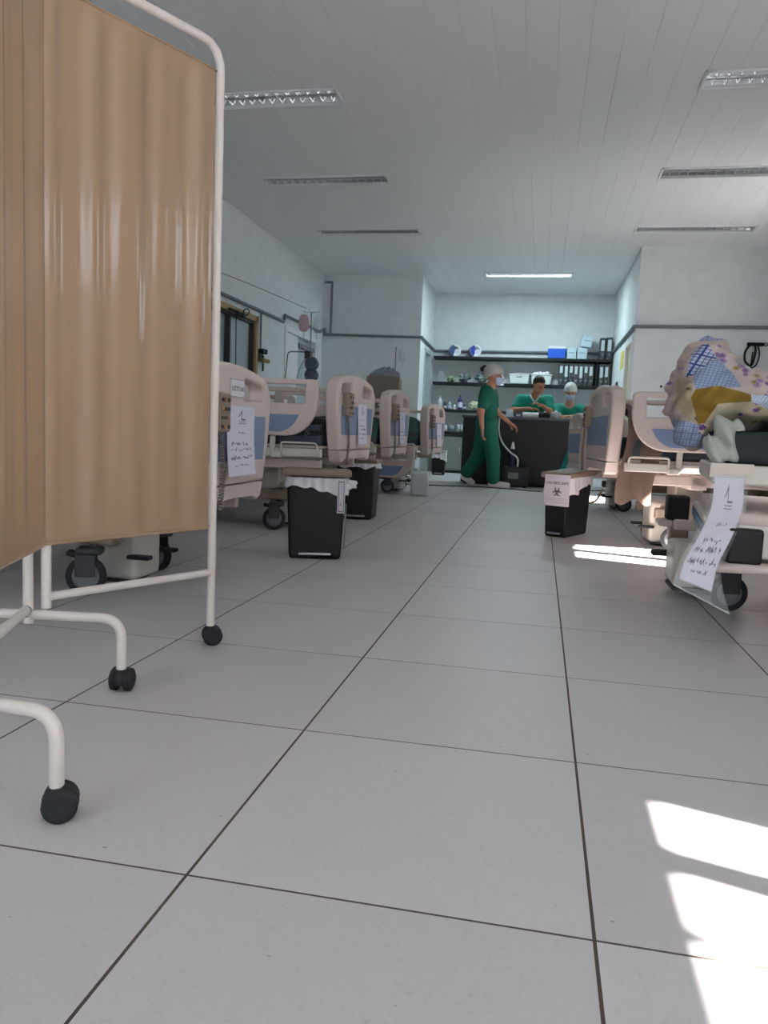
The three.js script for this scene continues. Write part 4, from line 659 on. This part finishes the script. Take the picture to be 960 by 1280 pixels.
// bottles on the third shelf
function bottle(x, y, h, r, m, label, cap = mat.white) { const o = thing('bottle', label, 'bottle', [x, y, -14.0]); mesh('body', lathe([[0, 0], [r, 0], [r, h * 0.62], [r * 0.8, h * 0.72], [r * 0.35, h * 0.78], [r * 0.35, h * 0.86], [0, h * 0.86]], 18), m, o); mesh('cap', merge(cyl(r * 0.42, r * 0.42, h * 0.1, 0, h * 0.9, 0, 14), cyl(r * 0.12, r * 0.12, h * 0.1, 0, h * 0.97, 0, 8)), cap, o); mesh('label', lathe([[r * 1.01, h * 0.15], [r * 1.01, h * 0.5]], 18), mat.paperBlue, o); return o; }
const violet = new THREE.MeshPhysicalMaterial({ color: 0x6d4a92, roughness: 0.25, transmission: 0.3, thickness: 0 });
bottle(-1.81, shelfY[2], 0.23, 0.04, mat.white, 'tall white pump bottle at the door end of the third shelf'); bottle(-1.72, shelfY[2], 0.13, 0.03, M(0x2f4a4a, 0.4), 'short dark bottle next to the tall white pump bottle', mat.black);
bottle(-1.64, shelfY[2], 0.15, 0.035, M(0x9ab0bd, 0.4), 'pale blue bottle between the dark bottle and the purple one'); bottle(-1.55, shelfY[2], 0.11, 0.03, mat.white, 'small white bottle close to the purple bottle', M(0x22302f, 0.5));
bottle(-1.45, shelfY[2], 0.26, 0.045, violet, 'purple bottle on the third shelf', violet); bottle(-1.37, shelfY[2], 0.12, 0.028, violet, 'short purple vial next to the purple bottle');
{ const g = crumple([0.1, 0.075, 0.08], 4); g.computeBoundingBox(); single('crumpled_paper', g.translate(-1.2, shelfY[2] - g.boundingBox.min.y, -14.0), M(0xd0d3b4, 0.85), 'crumpled cream paper on the third shelf behind the walking person', 'paper');
  const t = thing('tape_dispenser', 'white ring-shaped tape dispenser on the third shelf behind the walking person', 'dispenser', [-1.02, shelfY[2], -14.0]); mesh('ring', new THREE.TorusGeometry(0.045, 0.014, 10, 24).translate(0, 0.1, 0), mat.white, t); mesh('stand', bx(0.07, 0.06, 0.06, 0.01, 0.03, 0, 0.01), mat.white, t); }
// odds on the lowest shelf
for (const [x, r, l, m] of [[-1.72, 0.055, 'white crumpled pack at the door end of the lowest shelf', mat.white], [-1.58, 0.05, 'grey-blue pack on the lowest shelf', M(0x8e9ba6, 0.5)], [-1.43, 0.06, 'clear packet on the lowest shelf', mat.milky], [-1.28, 0.055, 'white folded pack at the counter end of the lowest shelf', mat.bag]]) { const g = crumple([r * 1.2, r, r], x * 5); g.computeBoundingBox(); single('supply_packet', g.translate(x, shelfY[3] - g.boundingBox.min.y, -14.0), m, l, 'packet'); }
// yellow poster and switch panel on the right recess wall
single('wall_notice', bx(0.004, 0.26, 0.42, 1.126, 1.9, -12.35, 0.001), M(0xd8c75a, 0.7), 'yellow notice on the side wall of the recess between door and shelves', 'notice');
{ const w = thing('wall_calendar', 'dark and white hanging panel below the yellow notice', 'panel', [1.12, 1.35, -12.9]); mesh('sheet', bx(0.006, 0.4, 0.3, 0, 0, 0, 0.002), mat.paperBlue, w); mesh('header', bx(0.01, 0.12, 0.3, -0.003, 0.2, 0, 0.002), mat.darkGrey, w); }
// counter clutter
const top = 0.9625;
{
  const m1 = M(0xa9c1de, 0.6); const pack = (x, z, w, h, d, m, l, t = 0) => { const o = thing('supply_box', l, 'box', [x, top, z], t); mesh('body', bx(w, h, d, 0, h / 2, 0, 0.005), m, o); mesh('label', bx(w * 0.5, h * 0.5, 0.002, 0, h * 0.5, d / 2 + 0.0005, 0.0008), mat.paperBlue, o); };
  pack(-0.45, -11.1, 0.09, 0.1, 0.08, M(0xc9d6e6, 0.6), 'small pale blue box on the counter in front of the man', 0.2); pack(-0.33, -11.12, 0.12, 0.05, 0.09, M(0x26355c, 0.6), 'flat navy box on the counter next to the pale blue box');
  single('paper_roll', cyl(0.035, 0.035, 0.22, 0, 0, 0, 18).rotateZ(Math.PI / 2).translate(-0.16, top + 0.035, -11.1), mat.white, 'white paper roll lying on the counter before the man', 'roll');
  const k = thing('phone_set', 'dark desk phone on the counter between the two people', 'phone', [0.03, top, -11.2]); mesh('base', bx(0.16, 0.05, 0.18, 0, 0.025, 0, 0.012), mat.black, k); mesh('handset', bx(0.05, 0.035, 0.19, -0.05, 0.07, 0, 0.015), mat.darkGrey, k); mesh('prop', bx(0.14, 0.03, 0.03, 0, 0.06, -0.06, 0.01), mat.black, k);
  single('crumpled_tissue', crumple([0.06, 0.045, 0.05], 8).translate(0.185, top + 0.055, -11.15), M(0xc6c4cf, 0.8), 'crumpled white tissue on the counter near the woman', 'tissue');
  single('dark_pouch', crumple([0.12, 0.06, 0.1], 2).translate(-0.72, top + 0.08, -11.35), mat.black, 'black bag lying on the counter behind the walking person', 'bag');
  single('document', bx(0.3, 0.004, 0.2, -0.72, top + 0.004, -11.1, 0.001), mat.white, 'white document on the counter end beside the walking person', 'paper');
  single('document', bx(0.24, 0.006, 0.18, 0.3, top + 0.004, -11.1, 0.001), M(0xd6d2c0, 0.8), 'cream form on the counter under the hands of the woman', 'paper');
}
{ // suction unit before the counter
  const o = thing('suction_unit', 'black suction unit with pale label and white hose on the floor before the counter', 'machine', [-0.31, 0, -10.84]);
  mesh('case', bx(0.34, 0.27, 0.22, 0, 0.145, 0, 0.02), M(0x1d2024, 0.5), o); mesh('label', bx(0.14, 0.085, 0.003, -0.03, 0.16, 0.112, 0.001), M(0x6f7a74, 0.6), o);
  const j = mesh('canister', cyl(0.06, 0.055, 0.24, -0.06, 0.4, 0, 20), new THREE.MeshPhysicalMaterial({ color: 0x1f2f4a, roughness: 0.2, transmission: 0.3, thickness: 0 }), o); mesh('nozzle', lathe([[0, 0.1], [0.012, 0.09], [0.022, 0.04], [0.03, 0]], 16).translate(-0.06, 0.52, 0), mat.white, j);
  mesh('hose', tube([[0.02, 0.28, 0.02], [0.01, 0.4, 0.06], [-0.08, 0.47, 0.08], [-0.2, 0.6, 0.06], [-0.26, 0.75, 0.0], [-0.27, 0.94, -0.1]], 0.012, 10, 8), mat.milky, o);
  for (const [a, b] of [[-1, -1], [1, -1], [-1, 1], [1, 1]]) mesh('rubber_foot', cyl(0.015, 0.015, 0.012, a * 0.13, 0.006, b * 0.08), mat.rubber, o);
}
{ // cloth hung over the front edge of the counter, falling in folds
  const g = new THREE.PlaneGeometry(1, 1, 40, 30), p = g.attributes.position;
  for (let i = 0; i < p.count; i++) { const u = p.getX(i) + 0.5, v = 0.5 - p.getY(i), w = 0.06 + 0.22 * v; p.setXYZ(i, 0.485 - (1 - u) * w, 0.7 - 0.62 * v + 0.01 * Math.sin(u * 9), -10.972 + 0.014 * (1 + Math.sin(u * 16 + v * 2)) * (0.3 + v)); }
  g.computeVertexNormals(); single('teal_drape', g, M(0x0f6a66, 0.85), 'teal cloth hanging in folds against the end of the counter', 'cloth');
}

// ---------------------------------------------------------------- people
function capsule(p, a, b, ra, rb) { const bx_ = b[0] - a[0], by = b[1] - a[1], bz = b[2] - a[2], px = p[0] - a[0], py = p[1] - a[1], pz = p[2] - a[2]; let t = (px * bx_ + py * by + pz * bz) / (bx_ * bx_ + by * by + bz * bz + 1e-9); t = t < 0 ? 0 : t > 1 ? 1 : t; return Math.hypot(px - t * bx_, py - t * by, pz - t * bz) - (ra + (rb - ra) * t); }
const smin = (a, b, k) => { const h = Math.max(k - Math.abs(a - b), 0) / k; return Math.min(a, b) - h * h * k * 0.25; };
const ell = (p, c, r) => { const x = (p[0] - c[0]) / r[0], y = (p[1] - c[1]) / r[1], z = (p[2] - c[2]) / r[2], k0 = Math.hypot(x, y, z), k1 = Math.hypot(x / r[0], y / r[1], z / r[2]); return k1 < 1e-6 ? -Math.min(...r) : k0 * (k0 - 1) / k1; };
function nets(f, lo, hi, cell) { // surface nets over a signed distance
  const n = [0, 1, 2].map(i => Math.ceil((hi[i] - lo[i]) / cell) + 1), [nx, ny, nz] = n, v = new Float32Array(nx * ny * nz), id = (i, j, k) => i + nx * (j + ny * k);
  for (let k = 0; k < nz; k++) for (let j = 0; j < ny; j++) for (let i = 0; i < nx; i++) v[id(i, j, k)] = f([lo[0] + i * cell, lo[1] + j * cell, lo[2] + k * cell]);
  const P = [], I = [], map = new Int32Array(nx * ny * nz).fill(-1), E = [[0, 1], [2, 3], [4, 5], [6, 7], [0, 2], [1, 3], [4, 6], [5, 7], [0, 4], [1, 5], [2, 6], [3, 7]];
  for (let k = 0; k < nz - 1; k++) for (let j = 0; j < ny - 1; j++) for (let i = 0; i < nx - 1; i++) {
    const c = []; let m = 0; for (let q = 0; q < 8; q++) { c.push(v[id(i + (q & 1), j + (q >> 1 & 1), k + (q >> 2))]); if (c[q] < 0) m |= 1 << q; }
    if (m === 0 || m === 255) continue; let s = [0, 0, 0], cnt = 0;
    for (const [a, b] of E) if ((c[a] < 0) !== (c[b] < 0)) { const t = c[a] / (c[a] - c[b]); for (let d = 0; d < 3; d++) { const A = a >> d & 1, B = b >> d & 1; s[d] += A + (B - A) * t; } cnt++; }
    map[id(i, j, k)] = P.length / 3; P.push(lo[0] + (i + s[0] / cnt) * cell, lo[1] + (j + s[1] / cnt) * cell, lo[2] + (k + s[2] / cnt) * cell);
  }
  for (let k = 1; k < nz - 1; k++) for (let j = 1; j < ny - 1; j++) for (let i = 1; i < nx - 1; i++) {
    const a = v[id(i, j, k)] < 0;
    const quad = (A, B, C, D, f2) => { if (A < 0 || B < 0 || C < 0 || D < 0) return; f2 ? I.push(A, B, C, A, C, D) : I.push(A, C, B, A, D, C); };
    if (a !== (v[id(i + 1, j, k)] < 0)) quad(map[id(i, j - 1, k - 1)], map[id(i, j, k - 1)], map[id(i, j, k)], map[id(i, j - 1, k)], a);
    if (a !== (v[id(i, j + 1, k)] < 0)) quad(map[id(i - 1, j, k - 1)], map[id(i - 1, j, k)], map[id(i, j, k)], map[id(i, j, k - 1)], a);
    if (a !== (v[id(i, j, k + 1)] < 0)) quad(map[id(i - 1, j - 1, k)], map[id(i, j - 1, k)], map[id(i, j, k)], map[id(i - 1, j, k)], a);
  }
  const g = new THREE.BufferGeometry(); g.setAttribute('position', new THREE.Float32BufferAttribute(P, 3)); g.setIndex(I); g.computeVertexNormals(); return g;
}
const field = (bones, k) => p => { let d = 9; for (const b of bones) d = smin(d, capsule(p, ...b), k); return d; };
function boxOf(bones, pad) { const lo = [9, 9, 9], hi = [-9, -9, -9]; for (const [a, b, ra, rb] of bones) for (const [q, r] of [[a, ra], [b, rb]]) for (let i = 0; i < 3; i++) { lo[i] = Math.min(lo[i], q[i] - r - pad); hi[i] = Math.max(hi[i], q[i] + r + pad); } return [lo, hi]; }
const skinOf = (bones, k, cell) => nets(field(bones, k), ...boxOf(bones, cell * 2.5), cell);
const lerp3 = (a, b, t) => [0, 1, 2].map(i => a[i] + (b[i] - a[i]) * t);
{ // patchwork bundle slumped over the end of the low bed
  const f = p => { const [x, y, z] = p; let d = ell(p, [0.6, 0.89, -3.18], [0.125, 0.185, 0.2]); d = smin(d, ell(p, [0.98, 0.85, -3.25], [0.42, 0.12, 0.24]), 0.09); d = smin(d, ell(p, [0.56, 0.77, -3.1], [0.06, 0.1, 0.1]), 0.06);
    return d + 0.011 * Math.sin(x * 34 + y * 22) * Math.sin(y * 30 - z * 25) + 0.008 * Math.sin(x * 64 - y * 58 + z * 30) + 0.004 * Math.sin(x * 21 + y * 120) + 0.01 * Math.sin(y * 18 + x * 9 + z * 14); };
  const g = nets(f, [0.4, 0.6, -3.55], [1.5, 1.2, -2.85], 0.012), p = g.attributes.position, uv = []; for (let i = 0; i < p.count; i++) { const y = p.getY(i); if (p.getX(i) > 0.66) p.setY(i, Math.max(y, 0.738)); uv.push((p.getX(i) - 0.47 + (p.getZ(i) + 3.0) * 0.15) / 0.62, (p.getY(i) - 0.67) / 0.4); }
  g.setAttribute('uv', new THREE.Float32BufferAttribute(uv, 2)); g.computeVertexNormals();
  single('patchwork_bundle', g, M(0xffffff, 0.85, { map: bundleTexture }), 'bulging patchwork quilt bundle in plaid, purple flowers and gold silk on the low bed', 'quilt');
  const h = nets(q => ell(q, [0.635, 0.695, -2.96], [0.055, 0.085, 0.05]) + 0.013 * Math.sin(q[0] * 90 + q[1] * 40) + 0.009 * Math.sin(q[1] * 60 + q[2] * 50), [0.54, 0.617, -3.04], [0.73, 0.83, -2.88], 0.008);
  single('plastic_bag', h, new THREE.MeshPhysicalMaterial({ color: 0xc2c7bd, roughness: 0.4, transmission: 0.3, thickness: 0, side: THREE.DoubleSide }), 'crumpled pale plastic bag tucked under the patchwork bundle', 'bag');
}
// hand: palm, four fingers of unequal length with two bends, thumb from the side of the palm
function handBones(w, dir, nrm, side, curl) {
  const d = V(...dir).normalize(), n = V(...nrm).normalize(), s = V().crossVectors ? new THREE.Vector3().crossVectors(d, n).multiplyScalar(side) : null, B = [], at = (x, y, z) => V(...w).addScaledVector(d, x).addScaledVector(s, y).addScaledVector(n, z).toArray();
  for (const y of [-0.026, -0.009, 0.009, 0.026]) B.push([at(0.0, y * 0.7, 0), at(0.085, y, 0), 0.017, 0.013]);
  [[-0.029, 0.058], [-0.0095, 0.07], [0.0105, 0.066], [0.03, 0.052]].forEach(([y, L]) => { let x = 0.088, z = 0, a = curl * 0.5, p = at(x, y, 0); for (const [k, r] of [[0.45, 0.0085], [0.32, 0.008], [0.23, 0.0072]]) { x += Math.cos(a) * L * k * 1.15; z += Math.sin(a) * L * k * 1.15; const q = at(x, y, z); B.push([p, q, r, r * 0.93]); p = q; a += curl; } });
  B.push([at(0.02, -0.028, 0.005), at(0.05, -0.05, 0.02), 0.012, 0.0105], [at(0.05, -0.05, 0.02), at(0.085, -0.052, 0.032), 0.0105, 0.0085]);
  return B;
}
function headSdf(p) { // facing +x, centre of the head at the origin
  let d = ell(p, [-0.012, 0.03, 0], [0.098, 0.1, 0.077]); d = smin(d, ell(p, [0.03, -0.05, 0], [0.062, 0.068, 0.056]), 0.04);
  d = smin(d, capsule(p, [0.088, 0.006, 0], [0.104, -0.026, 0], 0.008, 0.013), 0.016); d = smin(d, capsule(p, [0.08, -0.066, -0.014], [0.08, -0.066, 0.014], 0.011, 0.011), 0.012);
  d = smin(d, capsule(p, [0.078, 0.022, -0.035], [0.078, 0.022, 0.035], 0.011, 0.011), 0.02); for (const s of [-1, 1]) { d = smin(d, ell(p, [-0.012, -0.005, s * 0.077], [0.018, 0.031, 0.011]), 0.008); d = Math.max(d, -ell(p, [0.094, 0.004, s * 0.031], [0.014, 0.009, 0.015])); }
  return d;
}
const headGeo = nets(headSdf, [-0.13, -0.14, -0.11], [0.14, 0.15, 0.11], 0.0045);
const shell = (c, r, cut) => { const f = p => Math.max(ell(p, c, r), cut(p)); return nets(f, [-0.17, -0.16, -0.15], [0.17, 0.2, 0.15], 0.006); };
function person(label, pos, turn, J, o2) {
  const o = thing('person', label, 'person', pos, turn), B = [], add = (a, b, ra, rb) => B.push([J[a] ?? a, J[b] ?? b, ra, rb]);
  add('pelvis', 'chest', 0.1, 0.11); B.push([[J.chest[0], J.chest[1] + 0.02, -0.09], [J.chest[0], J.chest[1] + 0.02, 0.09], 0.09, 0.09]); add('shR', 'shL', 0.055, 0.055); add('chest', 'neck', 0.085, 0.052); add('neck', 'head', 0.052, 0.05); add('hipR', 'hipL', 0.09, 0.09);
  for (const s of ['R', 'L']) { add('sh' + s, 'el' + s, 0.05, 0.04); add('el' + s, 'wr' + s, 0.04, 0.027); add('hip' + s, 'kn' + s, 0.085, 0.06); add('kn' + s, 'an' + s, 0.058, 0.042); }
  const q = new THREE.Quaternion().setFromEuler(new THREE.Euler(...(o2.look ?? [0, 0, 0]), 'YXZ')), hm = new THREE.Matrix4().compose(V(...J.head), q, V(1, 1, 1)), onHead = g => g.applyMatrix4(hm);
  const parts = [skinOf(B, 0.05, 0.013), onHead(headGeo.clone())];
  for (const s of ['R', 'L']) parts.push(skinOf([[lerp3(J['el' + s], J['wr' + s], 0.75), J['wr' + s], 0.031, 0.026], ...handBones(J['wr' + s], o2['hand' + s][0], o2['hand' + s][1], s === 'R' ? 1 : -1, o2.curl ?? 0.45)], 0.008, 0.0045));
  mesh('body', merge(parts), o2.skin, o);
  for (const s of [-1, 1]) { mesh('eye', onHead(new THREE.SphereGeometry(0.0115, 12, 8).translate(0.082, 0.004, s * 0.031)), mat.hair, o); mesh('eyebrow', onHead(bx(0.006, 0.006, 0.03, 0.09, 0.026, s * 0.031, 0.0028)), mat.hair, o); }
  if (!o2.mask) mesh('mouth', onHead(bx(0.006, 0.007, 0.034, 0.0905, -0.066, 0, 0.003)), M(0x8a4a42, 0.6), o);
  // clothing: shirt with short sleeves, trousers, shoes
  const S = [[J.chest, J.pelvis, 0.135, 0.13], [[J.chest[0], J.chest[1] + 0.02, -0.1], [J.chest[0], J.chest[1] + 0.02, 0.1], 0.1, 0.1], [J.shR, J.shL, 0.068, 0.068], [[J.pelvis[0], J.pelvis[1] - 0.02, -0.07], [J.pelvis[0], J.pelvis[1] - 0.02, 0.07], 0.118, 0.118], [J.pelvis, [J.pelvis[0], J.pelvis[1] - 0.12, 0], 0.13, 0.135]];
  for (const s of ['R', 'L']) S.push([J['sh' + s], lerp3(J['sh' + s], J['el' + s], 0.72), 0.072, 0.066]);
  const sf = field(S, 0.06);
  const shirt = nets(p => { return Math.max(sf(p), -capsule(p, J.neck, J.head, 0.064, 0.07)); }, ...boxOf(S, 0.04), 0.012);
  mesh('scrub_top', shirt, o2.top, o);
  if (o2.trim) { const c = J.chest, n = J.neck; mesh('neck_trim', tube([[n[0] - 0.01, n[1] - 0.01, -0.07], [n[0] + 0.05, n[1] - 0.05, -0.055], [c[0] + 0.128, c[1] + 0.06, 0], [n[0] + 0.05, n[1] - 0.05, 0.055], [n[0] - 0.01, n[1] - 0.01, 0.07]], 0.012, 8, 8), o2.trim, o); }
  const W = o2.wide ?? 1, T2 = [[J.hipR, J.hipL, 0.125, 0.125]]; for (const s of ['R', 'L']) T2.push([J['hip' + s], J['kn' + s], 0.115 * W, 0.085 * W], [J['kn' + s], lerp3(J['kn' + s], J['an' + s], 0.93), 0.085 * W, 0.078 * W]);
  mesh('scrub_trousers', nets(field(T2, 0.045), ...boxOf(T2, 0.04), 0.013), o2.bottom ?? o2.top, o);
  for (const s of ['R', 'L']) { const a = J['an' + s], t = J['toe' + s], h = J['heel' + s]; const sh = mesh('shoe', skinOf([[h, t, 0.042, 0.034], [lerp3(h, t, 0.1), a, 0.045, 0.04], [lerp3(h, t, 0.55), t, 0.043, 0.035]], 0.03, 0.008), mat.shoe, o); }
  if (o2.cap) { const c = mesh('surgical_cap', onHead(shell([-0.02, 0.05 + (o2.cap.lift ?? 0), 0], o2.cap.r, p => -(p[1] - 0.03 - (p[0] < 0 ? p[0] * (o2.cap.nape ?? 0.4) : p[0] * 0.12)))), o2.cap.m, o); }
  if (o2.mask) { const m = nets(p => Math.max(ell(p, [0.035, -0.042, 0], [0.084, 0.066, 0.072]), -(p[0] - 0.028), -ell(p, [0.03, -0.042, 0], [0.06, 0.05, 0.06])), [0, -0.13, -0.1], [0.15, 0.05, 0.1], 0.0055); const k = mesh('face_mask', onHead(m), mat.mask, o); for (const s of [-1, 1]) mesh('ear_loop', onHead(tube([[0.04, -0.02, s * 0.066], [0.0, 0.012, s * 0.084], [-0.025, -0.01, s * 0.086]], 0.0025, 6, 5)), mat.mask, k); }
  if (o2.hair) mesh('hair', onHead(shell([-0.018, 0.036, 0], [0.106, 0.106, 0.084], p => Math.min(p[0] - 0.0 < 0.045 ? -(p[1] - (p[0] > -0.02 ? 0.03 + p[0] * 0.7 : -0.02 + (p[0] + 0.02) * 0.2)) : 9, p[0] >= 0.045 ? -(p[1] - 0.066) : 9))), mat.hair, o);
  return o;
}
person('person in dark green scrubs, mesh cap and white shoes walking past the counter', [-0.72, 0, -10.55], 0, {
  pelvis: [-0.005, 0.86, 0], chest: [0.0, 1.17, 0], neck: [0.02, 1.34, 0], head: [0.065, 1.465, 0], shR: [-0.02, 1.265, 0.155], shL: [0.02, 1.265, -0.155],
  elR: [-0.075, 1.0, 0.21], wrR: [-0.045, 0.775, 0.215], elL: [0.09, 1.03, -0.2], wrL: [0.29, 0.87, -0.185], hipR: [0.015, 0.82, 0.08], hipL: [-0.02, 0.82, -0.08],
  knR: [0.105, 0.46, 0.085], anR: [0.13, 0.09, 0.09], heelR: [0.1, 0.045, 0.09], toeR: [0.32, 0.037, 0.1], knL: [-0.09, 0.43, -0.085], anL: [-0.25, 0.155, -0.09], heelL: [-0.285, 0.125, -0.09], toeL: [-0.165, 0.04, -0.095] },
  { skin: mat.skin, top: mat.scrubDark, bottom: mat.scrubDark, wide: 1.1, look: [0, 0, -0.06], handR: [[0.08, -1, 0], [1, 0.1, -0.3]], handL: [[0.8, -0.55, 0], [-0.4, -0.7, 0.3]], mask: true, cap: { r: [0.134, 0.122, 0.112], lift: 0.004, nape: 0.55, m: M(0xb9b6b2, 0.8) } });
person('dark-haired man in bright green scrubs leaning over the counter looking down', [-0.13, 0, -11.9], -Math.PI / 2 + 0.06, {
  pelvis: [-0.12, 0.9, 0], chest: [0.03, 1.15, 0], neck: [0.1, 1.325, 0], head: [0.17, 1.45, -0.05], shR: [0.05, 1.24, 0.2], shL: [0.05, 1.245, -0.2],
  elR: [0.16, 1.075, 0.3], wrR: [0.34, 1.1, 0.08], elL: [0.2, 1.07, -0.225], wrL: [0.34, 1.15, -0.1], hipR: [-0.14, 0.85, 0.09], hipL: [-0.14, 0.85, -0.09],
  knR: [-0.08, 0.46, 0.1], anR: [-0.14, 0.09, 0.11], heelR: [-0.17, 0.045, 0.11], toeR: [0.05, 0.037, 0.12], knL: [-0.08, 0.46, -0.1], anL: [-0.14, 0.09, -0.11], heelL: [-0.17, 0.045, -0.11], toeL: [0.05, 0.037, -0.12] },
  { skin: mat.skin, top: mat.scrubBright, trim: M(0xa9c2c4, 0.8), look: [0.1, 0.55, -0.42], handR: [[0.25, 0, -1], [0, -1, 0.2]], handL: [[0.35, 0.35, 0.9], [0, -1, 0.3]], hair: true });
person('person in bright green scrubs, white cap and face mask sitting behind the counter', [0.385, 0, -11.97], -Math.PI / 2, {
  pelvis: [-0.06, 0.7, 0], chest: [0.0, 1.03, 0], neck: [0.06, 1.215, 0], head: [0.12, 1.355, 0], shR: [0.02, 1.125, 0.165], shL: [0.02, 1.125, -0.165],
  elR: [0.2, 0.995, 0.2], wrR: [0.42, 1.01, 0.13], elL: [0.2, 0.995, -0.25], wrL: [0.42, 1.01, -0.02], hipR: [-0.04, 0.67, 0.09], hipL: [-0.04, 0.67, -0.09],
  knR: [0.25, 0.55, 0.11], anR: [0.2, 0.12, 0.11], heelR: [0.17, 0.075, 0.11], toeR: [0.33, 0.05, 0.11], knL: [0.25, 0.55, -0.11], anL: [0.2, 0.12, -0.11], heelL: [0.17, 0.075, -0.11], toeL: [0.33, 0.05, -0.11] },
  { skin: mat.skinPale, top: mat.scrubBright, look: [0, 0.05, -0.28], handR: [[0.5, 0, -0.9], [0, -1, 0]], handL: [[0.5, 0, 0.6], [0, -1, 0]], mask: true, cap: { r: [0.118, 0.11, 0.094], m: mat.capWhite } });
{ const o = thing('stool', 'low stool under the seated person behind the counter', 'stool', [0.385, 0, -12.03]); mesh('seat', cyl(0.17, 0.17, 0.05, 0, 0.555, 0, 24), mat.black, o); mesh('pole', cyl(0.025, 0.03, 0.5, 0, 0.29, 0), mat.steel, o); mesh('base', cyl(0.17, 0.19, 0.03, 0, 0.015, 0, 24), mat.darkGrey, o); }

renderer.render(scene, camera);
